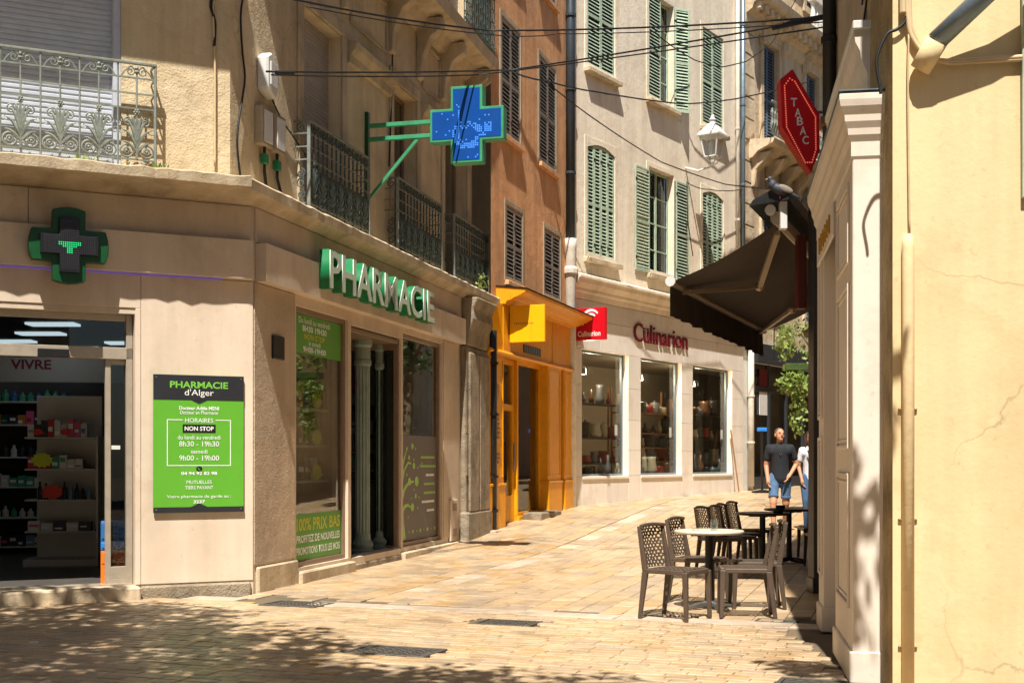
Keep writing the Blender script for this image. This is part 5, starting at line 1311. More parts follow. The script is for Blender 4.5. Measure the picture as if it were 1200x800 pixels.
sweep('cornice_flashing', end_path(3.12), [(-.2, zc1+.021), (.092, zc1+.011), (.092, zc1+.018), (-.2, zc1+.03)], 'pipe_zinc', CS)
box('frieze_panel', FR, 1.3, 2.9, 0.001, .02, 3.05, zc0-.07, CW, CS)
for i in range(6):
    s = 1.5+i*.2; box('gilt_letter', FR, s, s+.035, .021, .034, 3.1, 3.24, 'gold', CS, .003)
    box('gilt_letter', FR, s+.04, s+.1, .021, .032, (3.1, 3.16, 3.2)[i % 3], (3.13, 3.19, 3.24)[i % 3], 'gold', CS, .003)
# house above the cream shopfront
HB = thing('neighbour_house', 'narrow beige house above the cream shopfront with string course and barred window', 'building', FR(3, -.3, 0))
hw = FR.s(1000, -.26); 
wall('wall', FR, 1.0, 5.6, 0, 13, [(1.15, 1.75, 4.42, 6.4)], .25, 'grey_wall', HB, -.26)
sweep('string_course', [lambda t, z: FR(.75, t, z), lambda t, z: FR(3.2, t, z)], [(-.26, 3.72), (-.2, 3.72), (-.19, 3.9), (-.17, 3.95), (-.17, 4.06), (-.13, 4.16), (-.12, 4.22), (-.09, 4.28), (-.08, 4.36), (-.26, 4.4)], CW, HB)
boxes('sill', FR, [(.72, 3.22, -.26, -.07, 4.362, 4.42)], 'lantern_white', HB, .006)
wf = frame_bars('window', FR, 1.15, 1.75, 4.42, 6.4, -.4, -.34, .06, 'pipe_dark', HB); pane('pane', FR, 1.21, 1.69, 4.48, 6.34, -.36, wf, 'glass_door')
mb = MB()
for i in range(9):
    z = 4.45+i*.22; mb.tube([FR(1.12, -.24, z), FR(1.78, -.24, z+.3)], .008, 5); mb.tube([FR(1.12, -.24, z+.3), FR(1.78, -.24, z)], .008, 5)
mb.build('window_bars', 'black', wf)
box('side_wall', FR, 5.5, 5.62, -6, -.26, 0, 13, 'grey_wall', HB); box('roof', FR, .9, 5.6, -6, .1, 13, 13.2, 'stone_trim', HB)
p = FR(4.25, -.19, 0); q = downpipe('downpipe', [(p.x, p.y, 3.2), (p.x, p.y, 12.9)], .066, 'black', 'thick black downpipe on the house above the cream shopfront', None, (5.4, 6.6))
box('timber_collar', FR, 4.14, 4.36, -.26, -.1, FR.z(972, 104, -.1)-.04, FR.z(972, 104, -.1)+.04, 'wood', q)
# ---------------------------------------------------------------- tobacco shop
TB = thing('tobacco_shop', 'dark grey tobacco shop frame with red brown fascia behind the awning', 'shopfront', FT(0, 0, 0))
x0, x1 = (955.5-U0)/FPX*13.6, (966-U0)/FPX*13.6
box('post', WORLD, x0-.03, x1+.1, 13.55, 13.8, 0, 4.12, 'anthracite', TB, .006)
box('post_base', WORLD, x0-.045, x1+.1, 13.53, 13.82, 0, .16, 'anthracite', TB, .006)
xr0 = (934-U0)/FPX*13.9
box('fascia_end', WORLD, xr0, x0-.035, 13.85, 14.0, 3.05, 3.85, 'maroon', TB, .006)
box('bracket', WORLD, xr0-.05, x1+.15, 13.42, 13.5, FPX and 4.12, 4.16, 'pipe_zinc', TB, .004)
boxes('facade', FT, [(.1, 42, -.5, -.3, 0, 12)], 'ornate', TB); box('fascia', FT, .3, 8, -.3, -.1, 3.05, 3.9, 'maroon', TB)
boxes('shop_glazing', FT, [(.3+i*1.5, 1.7+i*1.5, -.3, -.27, .2, 2.95) for i in range(5)], 'charcoal', TB)
# awning
dA = Vector((1.99, 5.15)).normalized(); nA = Vector((dA.y, -dA.x))
NF = Vector((1.70, 13.5)); zF = 3.29; Lw = 5.5; P_ = 1.13; zM = 3.86
aw = thing('awning', 'brown retractable cloth awning reaching out over the cafe tables', 'awning', (NF.x+nA.x*P_, NF.y+nA.y*P_, zM))
def awp(l, p, z): q = NF+dA*l+nA*p; return Vector((q.x, q.y, z))
n_, k_ = 14, 8; b = MB()
for i in range(n_+1):
    for j in range(k_+1):
        l = Lw*i/n_; f = j/k_; z = zF+(zM-zF)*f-.05*math.sin(math.pi*f)-.012*math.sin(i*2.4)*math.sin(math.pi*f)
        b.v.append(tuple(awp(l, P_*f, z)))
for i in range(n_):
    for j in range(k_): a = i*(k_+1)+j; b.face((a, a+1, a+k_+2, a+k_+1))
for x, y, z in list(b.v[:]): b.v.append((x, y, z+.004))
h_ = (n_+1)*(k_+1)
for i in range(n_):
    for j in range(k_): a = h_+i*(k_+1)+j; b.face((a, a+k_+1, a+k_+2, a+1))
b.build('canopy', 'awning_cloth', aw, 0, True)
b = MB(); m_ = 60
for i in range(m_+1):
    l = Lw*i/m_; o = .012*math.sin(i*1.1)+.008*math.sin(i*2.7)
    for k, z in enumerate((zF-.03, zF-.16, zF-.36+.008*math.sin(i*.9))): b.v.append(tuple(awp(l, -.035-o*k*.8, z)))
for i in range(m_):
    for k in range(2): a = i*3+k; b.face((a, a+1, a+4, a+3))
for x, y, z in list(b.v[:]): b.v.append((x+.003, y+.001, z))
b.build('valance', 'awning_cloth', aw, 0, True)
MB().tube([awp(-.02, -.02, zF), awp(Lw+.02, -.02, zF)], .045, 8).build('front_bar', 'awning_arm', aw)
MB().tube([awp(-.05, -.02, zF), awp(-.02, -.02, zF)], .055, 10).build('end_cap', 'white_plastic', aw)
def arm(l0, l1, le):
    e = awp(le, P_*.55, zF+.12)
    MB().tube([awp(l0, 0, zF-.06), e], .032, 4).build('arm_rod', 'awning_arm', aw); MB().tube([e, awp(l1, P_-.08, zM-.08)], .042, 4).build('arm_rod', 'awning_arm', aw)
    MB().ball(e, .055, n=8, k=6).build('elbow', 'awning_arm', aw)
arm(.45, .25, 1.6); arm(Lw-.4, Lw-.3, Lw-1.5)
MB().tube([awp(-.03, P_-.04, zM+.02), awp(Lw, P_-.04, zM+.02)], .07, 10).build('roller_tube', 'awning_arm', aw)
MB().tube([awp(-.08, P_-.1, zM+.1), awp(-.04, P_-.1, zM+.1)], .055, 12).build('gear_cover', 'white_plastic', aw)
b = MB()
for l in (-.15, Lw): b.v += [tuple(awp(l, p, z)) for p, z in ((P_-.3, zM+.14), (P_-.26, zM+.2), (P_-.05, zM+.3), (P_+.1, zM+.3), (P_+.1, zM+.18), (P_-.1, zM+.16))]
for i in range(6): j = (i+1) % 6; b.face((i, j, 6+j, 6+i))
b.face(range(6)); b.face(range(6, 12)); b.build('hood', 'black', aw)
boxes('wall_bracket', WORLD, [(awp(-.02, P_, 0).x-.02, awp(-.02, P_, 0).x+.05, 13.0, 13.1, zM-.1, zM+.2)], 'white_plastic', aw)
# red lozenge sign
SGY = 13.75
sg = thing('lozenge_sign', 'red lozenge TABAC sign edged with red lights', 'sign', at(934, 205, SGY))
FZ = Frame(0, SGY, 1, .0)
def fz(u, v): return ((u-U0)/FPX*SGY, CAMH+(V0-v)/FPX*SGY)
out = [fz(912, 96), fz(926.5, 84), fz(958, 137), fz(958, 179), fz(948, 205), fz(914, 152)]
def FZt(dx): return FZ
MB().prism(FZ, out, -.1, .1).build('body', 'red_sign', sg, .008)
inn = [fz(917, 104), fz(923, 95.5), fz(929, 99), fz(953, 140), fz(953.5, 178), fz(949, 193), fz(941, 193), fz(919.5, 152)]
per = []; 
for i in range(len(inn)):
    a, c = Vector(inn[i]), Vector(inn[(i+1) % len(inn)]); n = max(2, int((c-a).length/.024))
    for k in range(n): per.append(a.lerp(c, k/n))
mb = MB()
for q in per: mb.box(FZ, q.x-.006, q.x+.006, .1, .106, q.y-.006, q.y+.006)
tag(mb.build('light_dots', 'led_red', sg), kind='stuff')
for ch, u, v in (('T', 928, 123), ('A', 932.5, 135), ('B', 935, 145), ('A', 938.5, 156), ('C', 941.5, 167)):
    s, z = fz(u, v); lettering('letter', FZ, ch, s-.033, s+.033, z-.045, z+.045, .1012, 'white_print', sg, .02)
MB().tube([Vector((fz(956, 178)[0], SGY, fz(956, 178)[1])), Vector((fz(985, 176)[0], SGY, fz(985, 176)[1]))], .02, 6).build('bracket_arm', 'steel', sg)
MB().tube([Vector((fz(956, 132)[0], SGY, fz(956, 132)[1])), Vector((fz(985, 130)[0], SGY, fz(985, 130)[1]))], .015, 6).build('bracket_arm', 'steel', sg)
# ---------------------------------------------------------------- cafe chairs and tables
def net(mb, fn, nu, nv, seed, hole=.66, th=.008):
    """perforated sheet: irregular cells with holes, mapped by fn(u, v, w)"""
    r = random.Random(seed); J = {}
    def jit(i, j):
        if (i, j) not in J:
            e = i <= 0 or j <= 0 or i >= 2*nu or j >= nv
            J[(i, j)] = (min(1, max(0, (i+(0 if e else r.uniform(-.42, .42)))/(2*nu))), min(1, max(0, (j+(0 if e else r.uniform(-.3, .3)))/nv)))
        return J[(i, j)]
    for j in range(nv):
        for k in range(-1, nu+1):
            i0 = 2*k+(j % 2); ks = [max(0, min(2*nu, i)) for i in (i0, i0+1, i0+2)]
            if ks[0] == ks[2]: continue
            ring = []
            for q in ((ks[0], j), (ks[1], j), (ks[2], j), (ks[2], j+1), (ks[1], j+1), (ks[0], j+1)):
                p = jit(*q)
                if not ring or p != ring[-1]: ring.append(p)
            if ring[0] == ring[-1]: ring.pop()
            if len(ring) < 3: continue
            c = (sum(p[0] for p in ring)/len(ring), sum(p[1] for p in ring)/len(ring)); n = len(ring)
            inner = [(c[0]+(p[0]-c[0])*hole, c[1]+(p[1]-c[1])*hole) for p in ring]
            b = len(mb.v)
            for w in (0, th):
                mb.v += [tuple(fn(p[0], p[1], w)) for p in ring]+[tuple(fn(p[0], p[1], w)) for p in inner]
            for i in range(n):
                m = (i+1) % n
                mb.face((b+i, b+m, b+n+m, b+n+i)); mb.face((b+2*n+i, b+3*n+i, b+3*n+m, b+2*n+m)); mb.face((b+n+i, b+n+m, b+3*n+m, b+3*n+i))
def taper(p0, p1, a0, a1):
    p0, p1 = Vector(p0), Vector(p1); (w0, d0), (w1_, d1_) = a0, a1
    return [p0+Vector((sx*w0, sy*d0, 0)) for sx, sy in ((-1, -1), (1, -1), (1, 1), (-1, 1))]+[p1+Vector((sx*w1_, sy*d1_, 0)) for sx, sy in ((-1, -1), (1, -1), (1, 1), (-1, 1))]
def make_chair():
    """faces +x, origin on the floor under the seat"""
    c = thing('cafe_chair', 'x', 'chair', (0, 0, 0), 'perforated brown cafe chairs')
    B = 'chair_brown'
    for sy in (-1, 1):
        MB().hexa(taper((.215, sy*.205, 0), (.20, sy*.2, .43), (.017, .016), (.026, .02))).build('leg', B, c, .006)
        m = MB(); m.hexa(taper((-.26, sy*.205, 0), (-.205, sy*.2, .42), (.017, .016), (.028, .02)))
        m.build('leg', B, c, .006)
        MB().hexa(taper((-.205, sy*.2, .42), (-.275, sy*.195, .82), (.026, .02), (.016, .016))).build('back_post', B, c, .006)
        MB().box(WORLD, -.19, .185, sy*.2-.018, sy*.2+.018, .405, .445).build('seat_rail', B, c, .006)
    for x in (-.2, .2): MB().box(WORLD, x-.022, x+.022, -.182, .182, .405, .445).build('seat_rail', B, c, .006)
    MB().tube([(-.275+.02*abs(y/.2)**2, y, .83-.012*abs(y/.2)**2) for y in (-.2, -.12, -.04, .04, .12, .2)], .017, 6).build('top_rail', B, c)
    s = MB(); net(s, lambda u, v, w: Vector((-.19+.38*u, -.18+.36*v, .437+w+.006*math.cos((v-.5)*3))), 8, 11, 2, .62); s.build('seat', B, c)
    s = MB(); net(s, lambda u, v, w: Vector((-.212-.066*v-.035*(1-(2*u-1)**2)*.8-w, -.185+.37*u, .45+.37*v)), 7, 13, 5, .62); s.build('backrest', B, c)
    return c
chair0 = make_chair(); _used = [False]
def chair(x, y, rz, label):
    c = chair0 if not _used[0] else copy_tree(chair0)
    _used[0] = True; c.location = (x, y, ground_z(y)); c.rotation_euler = (0, 0, R(rz)); c['label'] = label; return c
chair(1.471, 11.41, -38, 'brown perforated chair on the open street side of the pale table, nearest')
chair(1.87, 12.74, -30, 'brown perforated chair just behind the nearest open side chair at the pale table')
chair(2.10, 11.58, 174, 'brown perforated chair by the cream shopfront side of the pale table, nearest')
chair(2.33, 12.3, 176, 'brown perforated chair half hidden behind the shopfront side chair of the pale table')
chair(2.62, 16.0, 15, 'brown perforated chair standing apart, first behind the glass on the pale table')
chair(2.86, 16.4, 10, 'brown perforated chair drawn up to the street side of the round dark table')
chair(3.05, 17.1, 8, 'brown perforated chair second in the row beside the round dark table')
chair(3.33, 17.9, 8, 'brown perforated chair at the street side of the far dark table')
chair(4.12, 16.9, 178, 'shaded dark chair beside the grey post at the dark tables')
chair(4.35, 18.3, 180, 'shaded dark chair behind the grey post at the far dark table')
def table(x, y, m, label, r=.33):
    z = ground_z(y); t = thing('cafe_table', label, 'table', (x, y, z), 'round cafe tables')
    MB().lathe((x, y, z), [(r-.03, .712), (r-.006, .718), (r, .727), (r, .737), (r-.006, .745)], 36).build('table_top', m, t)
    MB().box(WORLD, x-.17, x+.17, y-.03, y+.03, z+.69, z+.711).build('support', 'black', t)
    MB().box(WORLD, x-.03, x+.03, y-.17, y-.031, z+.69, z+.711).build('support', 'black', t); MB().box(WORLD, x-.03, x+.03, y+.031, y+.17, z+.69, z+.711).build('support', 'black', t)
    MB().lathe((x, y, z), [(.05, .03), (.042, .08), (.038, .2), (.038, .69)], 12).build('pole', 'black', t)
    for k in range(4):
        a = k*math.pi/2+.5; d = Vector((math.cos(a), math.sin(a), 0)); p = Vector((x, y, z))
        MB().tube([p+d*.03+Vector((0, 0, .05)), p+d*.16+Vector((0, 0, .035)), p+d*.29+Vector((0, 0, .018))], [.032, .026, .017], 6).build('foot', 'steel' if m == 'marble_top' else 'black', t)
table(1.87, 12.15, 'marble_top', 'round table with pale marble top and cross foot'); table(3.2, 16.35, 'table_dark', 'round dark table in the sun, nearer of the two', .34); table(3.82, 17.65, 'table_dark', 'round dark table in front of the man in black', .34)
tz = .745
gl = tag(MB().lathe((1.93, 12.2, tz), [(.03, 0), (.034, .005), (.038, .1), (.036, .1), (.031, .01)], 14).build('drinking_glass', 'glass_clear', None, 0, True), 'clear drinking glass on the pale table', 'glass')
gl = tag(MB().lathe((1.90, 12.05, tz), [(.028, 0), (.03, .005), (.033, .085), (.031, .085), (.028, .01)], 14).build('drinking_glass', 'glass_clear', None, 0, True), 'short clear glass next to the taller glass on the pale table', 'glass')
ash = MB().lathe((1.74, 12.08, tz), [(.045, 0), (.05, .03), (.043, .03), (.038, .008)], 14); tag(ash.build('ashtray', 'glass_clear', None, 0, True), 'small glass ashtray on the pale table', 'ashtray')
tag(MB().lathe((3.37, 16.2, tz+.0), [(.06, 0), (.065, .02), (.065, .05), (.05, .05), (.05, .01)], 14).build('ashtray', 'black', None, 0, True), 'black ashtray on the nearer dark table', 'ashtray')
tag(MB().lathe((3.67, 17.5, tz+ground_z(17.65)), [(.06, 0), (.065, .02), (.065, .05), (.05, .05), (.05, .01)], 14).build('ashtray', 'black', None, 0, True), 'black ashtray on the far dark table', 'ashtray')
# ---------------------------------------------------------------- people
def remesh(o, vox, it=4):
    m = o.modifiers.new('Remesh', 'REMESH'); m.mode = 'VOXEL'; m.voxel_size = vox; m.use_smooth_shade = True
    s = o.modifiers.new('Smooth', 'SMOOTH'); s.iterations = it; s.factor = .5
def person(loc, rz, h, label, man):
    """faces -y in its own space"""
    k = h/1.80; root = thing('person', label, 'person', (0, 0, 0))
    def P(x, y, z): return Vector((x*k, y*k, z*k))
    sh = .178 if man else .15; hip = .1 if man else .105
    # joints: x right in the picture
    J = {'nk': (0, .0, 1.5), 'hd': (-.005, -.02, 1.66), 'ls': (-sh, .01, 1.44), 'rs': (sh, .01, 1.44), 'le': (-sh-.05, .05, 1.15), 'lw': (-sh-.03, -.08, .91),
         'lh': (-hip, 0, .94), 'rh': (hip, 0, .94), 'lk': (-hip-.02, -.16, .52), 'la': (-hip-.02, -.2, .09), 'rk': (hip, .03, .5), 'ra': (hip, .26, .12)}
    J.update({'re': (sh+.1, .05, 1.17), 'rw': (sh-.02, -.08, .98)} if man else {'re': (sh+.05, .02, 1.15), 'rw': (sh+.05, -.08, .92)})
    q = {a: P(*b) for a, b in J.items()}
    b = MB(); g = 1 if man else .86
    def cap(a, c, r0, r1): b.capsule(q[a] if isinstance(a, str) else a, q[c] if isinstance(c, str) else c, r0*k*g, r1*k*g)
    cap(P(0, .01, 1.0), P(0, .01, 1.2), .12, .12); cap(P(0, .01, 1.2), P(0, 0, 1.36), .12, .12); cap(P(-sh*.6, .01, 1.37), P(sh*.6, .01, 1.37), .09, .09)
    cap('ls', 'rs', .05, .05); cap(P(0, .02, 1.42), P(0, -.01, 1.58), .062, .056)
    for s in 'lr':
        cap(s+'s', s+'e', .056, .044); cap(s+'e', s+'w', .043, .029); cap(s+'h', s+'k', .092, .062); cap(s+'k', s+'a', .058, .037)
        a = q[s+'a']; b.capsule(a+P(0, .05, -.03), a+P(0, -.16, -.05), .042*k, .034*k)
        w = q[s+'w']; d = (q[s+'w']-q[s+'e']).normalized(); side = Vector((1, 0, 0)) if s == 'l' else Vector((-1, 0, 0))
        b.capsule(w+d*.02*k, w+d*.07*k, .03*k, .03*k)
        fwd = Vector((0, -1, 0))
        for f in range(4):     # fingers, slightly curled
            base = w+d*.085*k+fwd*(.024-.016*f)*k; L_ = (.075, .085, .08, .062)[f]*k
            m1 = base+d*L_*.55+side*.012*k; b.capsule(base, m1, .0105*k, .0095*k, 8); b.capsule(m1, m1+(d*.5+side*.5).normalized()*L_*.45, .0095*k, .0085*k, 8)
        tb = w+d*.025*k+fwd*.028*k; b.capsule(tb, tb+(d*.6+fwd*.7).normalized()*.05*k, .012*k, .01*k, 8)
    # head: skull, jaw, nose, ears; tilted up a little
    hd = q['hd']; tilt = Matrix.Rotation(R(-14 if man else 4), 3, 'X') @ Matrix.Rotation(R(18 if man else -8), 3, 'Z')
    def HP(x, y, z): return hd+tilt @ Vector((x*k, y*k, z*k))
    b.ball(HP(0, .015, .035), .077*k, .095*k, .088*k, 16, 10, tilt); b.ball(HP(0, -.025, -.035), .06*k, .068*k, .082*k, 14, 9, tilt); b.capsule(HP(0, -.06, -.09), HP(0, -.05, -.07), .028*k, .04*k)
    b.capsule(HP(0, -.092, .012), HP(0, -.112, -.022), .010*k, .016*k, 8)
    for s in (-1, 1): b.ball(HP(s*.078, .015, -.005), .012*k, .02*k, .032*k, 8, 6, tilt); b.ball(HP(s*.03, -.085, .03), .02*k, .012*k, .008*k, 8, 5, tilt)
    body = b.build('body', 'skin', root, 0, True); remesh(body, .0085, 3)
    for s in (-1, 1): MB().ball(HP(s*.03, -.093, .012), .012*k, .007*k, .006*k, 8, 5, tilt).build('eye', 'eye_dark', root, 0, True)
    MB().ball(HP(0, -.096, -.052), .022*k, .008*k, .006*k, 8, 5, tilt).build('mouth', 'lips', root, 0, True)
    # clothes
    def cloth(name, m, parts, vox=.012):
        c = MB()
        for a, e, r0, r1 in parts: c.capsule(q[a] if isinstance(a, str) else a, q[e] if isinstance(e, str) else e, r0*k*g, r1*k*g, 14)
        o = c.build(name, m, root, 0, True); remesh(o, vox, 5); return o
    def mid(a, c, f): return q[a].lerp(q[c], f)
    top = [(P(0, .01, .93), P(0, .01, 1.18), .15, .146), (P(0, .01, 1.18), P(0, 0, 1.38), .148, .15), (P(-sh*.6, .01, 1.385), P(sh*.6, .01, 1.385), .115, .115), ('ls', 'rs', .07, .07), (P(0, .02, 1.43), P(0, .01, 1.5), .085, .07)]
    for s in 'lr': top.append((s+'s', mid(s+'s', s+'e', .6), .07, .064))
    cloth('t_shirt', 'tee_black' if man else 'shirt_white', top)
    if man:
        sh_ = [(P(0, .01, .9), P(0, .01, .95), .135, .135)]
        for s in 'lr': sh_.append((s+'h', mid(s+'h', s+'k', .72), .098, .08))
        cloth('shorts', 'denim', sh_)
        for s in 'lr': MB().tube([mid(s+'h', s+'k', .7), mid(s+'h', s+'k', .8)], .086*k, 14).build('turn_up', 'denim', root, .006, True)
        hr = MB().ball(HP(0, .024, .045), .081*k, .094*k, .088*k, 16, 10, tilt); o = hr.build('hair', 'hair_short', root, 0, True)
        MB().tube([P(-.025, -.15, 1.36), P(0, -.16, 1.31), P(.025, -.15, 1.36)], .006*k, 5).build('sunglasses', 'steel', root)
    else:
        sh_ = [(P(0, .01, .9), P(0, .01, .95), .14, .138)]
        for s in 'lr': sh_ += [(s+'h', s+'k', .108, .078), (s+'k', s+'a', .076, .06)]
        cloth('jeans', 'denim_dark', sh_)
        c = MB(); c.ball(HP(0, .03, .04), .088*k, .1*k, .092*k, 16, 10, tilt)
        for s in (-1, 1):
            for t_ in range(4): c.capsule(HP(s*.07, .02+.02*t_, .03), P(s*(.1+.01*t_), -.02+.03*t_, 1.4-.05*t_), .026*k, .014*k, 8)
        o = c.build('hair', 'hair_brown', root, 0, True)
        MB().tube([P(-.1, -.16, 1.44), P(-.02, -.185, 1.2), P(.14, -.16, 1.02)], .01*k, 6).build('bag_strap', 'black', root)
    for s in 'lr':
        a = q[s+'a']; m = MB(); m.capsule(a+P(0, .06, -.035), a+P(0, -.17, -.05), .05*k, .042*k); o = m.build('shoe', 'white_plastic' if man else 'black', root, 0, True)
    root.location = loc; root.rotation_euler = (0, 0, R(rz)); return root
my = 22.2; person(((914-U0)/FPX*my, my, ground_z(my)+.005), -8, 1.84, 'man in black t-shirt and denim shorts walking towards the cafe, looking up', True)
wy = 22.6; person(((949.5-U0)/FPX*wy, wy, ground_z(wy)+.005), 4, 1.77, 'woman in white top and jeans half hidden by the grey post', False)
# ---------------------------------------------------------------- plants, pigeon, far furniture
def leaves(mb, c, rad, n, size, rg_, droop=0):
    for i in range(n):
        while True:
            p = Vector((rg_.uniform(-1, 1), rg_.uniform(-1, 1), rg_.uniform(-1, 1)))
            if p.length < 1: break
        p = Vector((p.x*rad[0], p.y*rad[1], p.z*rad[2]))+Vector(c)
        a = Vector((rg_.gauss(0, 1), rg_.gauss(0, 1), rg_.gauss(0, 1)-droop)).normalized(); w = a.orthogonal().normalized()
        w = (Matrix.Rotation(rg_.uniform(0, 6.3), 3, a) @ w); s = size*rg_.uniform(.7, 1.3)
        mb.poly([p, p+a*s*.5+w*s*.32, p+a*s, p+a*s*.5-w*s*.32])
rl = random.Random(17)
hp_y = 26.0; pc = at(936, 440, hp_y)
hpn = thing('hanging_plant', 'trailing green plant hanging in a box above the woman', 'plant', (pc.x, pc.y, pc.z-.9))
MB().box(WORLD, pc.x-.3, pc.x+.6, pc.y-.15, pc.y+.15, pc.z+.1, pc.z+.24).build('planter', 'leaf', hpn, .01)
for d in (-.5, .5): MB().tube([(pc.x+d, pc.y, pc.z+.32), (pc.x+d, pc.y, pc.z+2.6)], .012, 5).build('cord', 'cable', hpn)
lm = MB(); leaves(lm, (pc.x-.05, pc.y-.1, pc.z-.15), (.42, .3, .3), 360, .12, rl, .6); leaves(lm, (pc.x-.05, pc.y-.1, pc.z-.7), (.18, .15, .5), 170, .11, rl, 1); leaves(lm, (pc.x-.25, pc.y, pc.z+.6), (.2, .2, .4), 120, .13, rl, -.5); leaves(lm, (pc.x+.3, pc.y, pc.z+.45), (.35, .2, .2), 80, .12, rl)
lm.build('foliage', 'leaf_light', hpn)
bmr = thing('plant_frame', 'dark steel frame carrying the hanging plant at the street end', 'frame', (pc.x, pc.y+.2, ground_z(26)))
boxes('post', WORLD, [(pc.x+1.6, pc.x+1.7, pc.y+.2, pc.y+.3, ground_z(26), 6.0)], 'anthracite', bmr); boxes('beam', WORLD, [(pc.x-.6, pc.x+1.7, pc.y-.05, pc.y+.05, pc.z+2.6, pc.z+2.75)], 'anthracite', bmr)
# dry grasses trailing from the awning end
dg = thing('dry_plant', 'wispy dry plant stems under the far end of the awning', 'plant', at(925, 395, 20))
m = MB()
for i in range(16):
    p0 = at(930+rl.uniform(-12, 12), 385, 20); pts = [p0]
    d = Vector((rl.uniform(-.25, .25), rl.uniform(-.1, .1), rl.uniform(-.05, .2)))
    for k in range(4): pts.append(pts[-1]+d*.5+Vector((0, 0, -.06*k)))
    m.tube(pts, .006, 4)
m.build('stems', 'leaf_light', dg); m = MB(); leaves(m, at(927, 392, 20), (.35, .2, .25), 60, .07, rl); m.build('foliage', 'leaf_light', dg)
# sprouts on the ledges
for fr, s, t, lab in ((FA, FA.s(100, .1), .1, 'tuft of weeds on the ledge under the front balcony'), (FA, FA.s(186, .1), .1, 'tuft of weeds on the ledge at the end of the front balcony'), (FB, FB.s(566, .05), .05, 'weeds sprouting at the end of the ledge above the stone pilaster')):
    wd = thing('weed_tuft', lab, 'plant', fr(s, t, 4.3), 'weeds on the ledge'); m = MB(); leaves(m, fr(s, t, 4.36 if fr is FA else 4.5), (.12, .08, .07 if fr is FA else .16), 70, .05, rl, -.5); m.build('foliage', 'leaf_light', wd)
    m = MB()
    for i in range(6): m.tube([fr(s, t, 4.3), fr(s+rl.uniform(-.1, .1), t+rl.uniform(-.05, .05), 4.42)], .003, 4)
    m.build('stems', 'leaf', wd)
# pigeon
pg = thing('pigeon', 'grey pigeon perched on the awning hood', 'bird', at(914, 233, 12.95)); o_ = at(914, 233, 12.95)
b = MB(); b.ball(o_+Vector((0, 0, .09)), .1, .055, .055, 14, 9, Matrix.Rotation(R(25), 3, 'Y')); b.ball(o_+Vector((-.075, 0, .14)), .045, .04, .055, 12, 8); b.ball(o_+Vector((-.1, 0, .2)), .03, .026, .03, 12, 8)
b.capsule(o_+Vector((.07, 0, .07)), o_+Vector((.19, 0, .01)), .03, .014); b.capsule(o_+Vector((-.08, 0, .15)), o_+Vector((-.098, 0, .19)), .034, .026)
bo_ = b.build('body', 'pigeon', pg, 0, True); remesh(bo_, .006, 3)
MB().tube([o_+Vector((-.122, 0, .2)), o_+Vector((-.148, 0, .193))], [.009, .003], 6).build('beak', 'pot3', pg)
MB().ball(o_+Vector((.05, -.045, .09)), .085, .014, .035, 10, 6, Matrix.Rotation(R(25), 3, 'Y')).build('wing', 'shutter_grey', pg, 0, True)
MB().ball(o_+Vector((-.108, -.024, .206)), .005, n=6, k=4).build('eye', 'crate_orange', pg)
for d in (-.02, .02): MB().tube([o_+Vector((0, d, .05)), o_+Vector((-.005, d, -.005))], .006, 5).build('leg', 'red_dark', pg)
# parasol stand and folded sign behind the man
ms = thing('menu_stand', 'slim black stand with blue top behind the man at the beige wall end', 'stand', FD(FD.s(893, .8), .8, ground_z(36)))
p = FD(FD.s(893, .9), .9, 0); zg = ground_z(p.y)
MB().tube([(p.x, p.y, zg), (p.x, p.y, 2.2)], .035, 8).build('post', 'black', ms); MB().lathe((p.x, p.y, zg), [(.28, 0), (.28, .04), (.06, .08)], 14).build('base', 'black', ms)
MB().box(WORLD, p.x-.13, p.x+.13, p.y-.03, p.y+.03, 2.2, 2.3).build('sign_plate', 'crate_blue', ms, .01)
# ---------------------------------------------------------------- overhead cables
def wire(pts, r, label, sag=0, m='cable', n=14, twist=0):
    """pts (u, v, depth) read off the photo; one sagging span per pair"""
    P = [at(*p) for p in pts]; out = []
    for i in range(len(P)-1):
        for k in range(n): f = k/n; q = P[i].lerp(P[i+1], f); q.z -= sag*4*f*(1-f); out.append(q)
    out.append(P[-1]); o = thing('overhead_cable', label, 'cable', P[0], 'cables strung across the street')
    MB().tube(out, r, 6).build('conductor', m, o, smooth=True)
    if twist:
        tw = [p+Vector((.012*math.cos(i*1.7), .012*math.sin(i*1.7), .012*math.sin(i*1.7))) for i, p in enumerate(out)]; MB().tube(tw, r*.8, 5).build('strand', m, o)
    return o
wire([(318, -6, 14.2), (575, 36, 17.5), (968, 20, 14.2)], .013, 'thick black cable crossing the top of the picture above the blue cross', .04)
wire([(360, 8, 14.6), (575, 41, 17.5), (655, 40, 20), (968, 26, 14.2)], .008, 'thin cable hanging just under the thick top cable', .03)
wire([(312, 84, 14.15), (600, 82, 18), (966, 21, 14.2)], .011, 'black cable from the white junction box across to the black downpipe', .02)
wire([(318, 88, 14.15), (560, 88, 17.5), (966, 32, 14.2)], .009, 'lower twin of the cable from the white junction box', .02)
wire([(604, 86, 24), (640, 95, 25.5), (700, 108, 27), (800, 122, 30), (862, 116, 33), (948, 96, 37)], .016, 'twisted pale cable from the orange house to the ornate house', .02, 'cable', 10, 1)
wire([(640, 96, 26), (700, 142, 27), (775, 190, 29), (850, 216, 32), (925, 223, 34)], .014, 'slack cable falling across the green shutters towards the awning', .02)
wire([(764, 36, 31), (790, 56, 31.5), (815, 71, 32), (845, 79, 33), (875, 72, 34.5), (905, 50, 36), (935, -5, 38)], .015, 'slack cable looping beside the topmost lantern shutters', .01)
wire([(805, 212, 32), (806, 260, 32), (812, 300, 32)], .012, 'thin cable running down the beige wall beside the open shutter', 0)
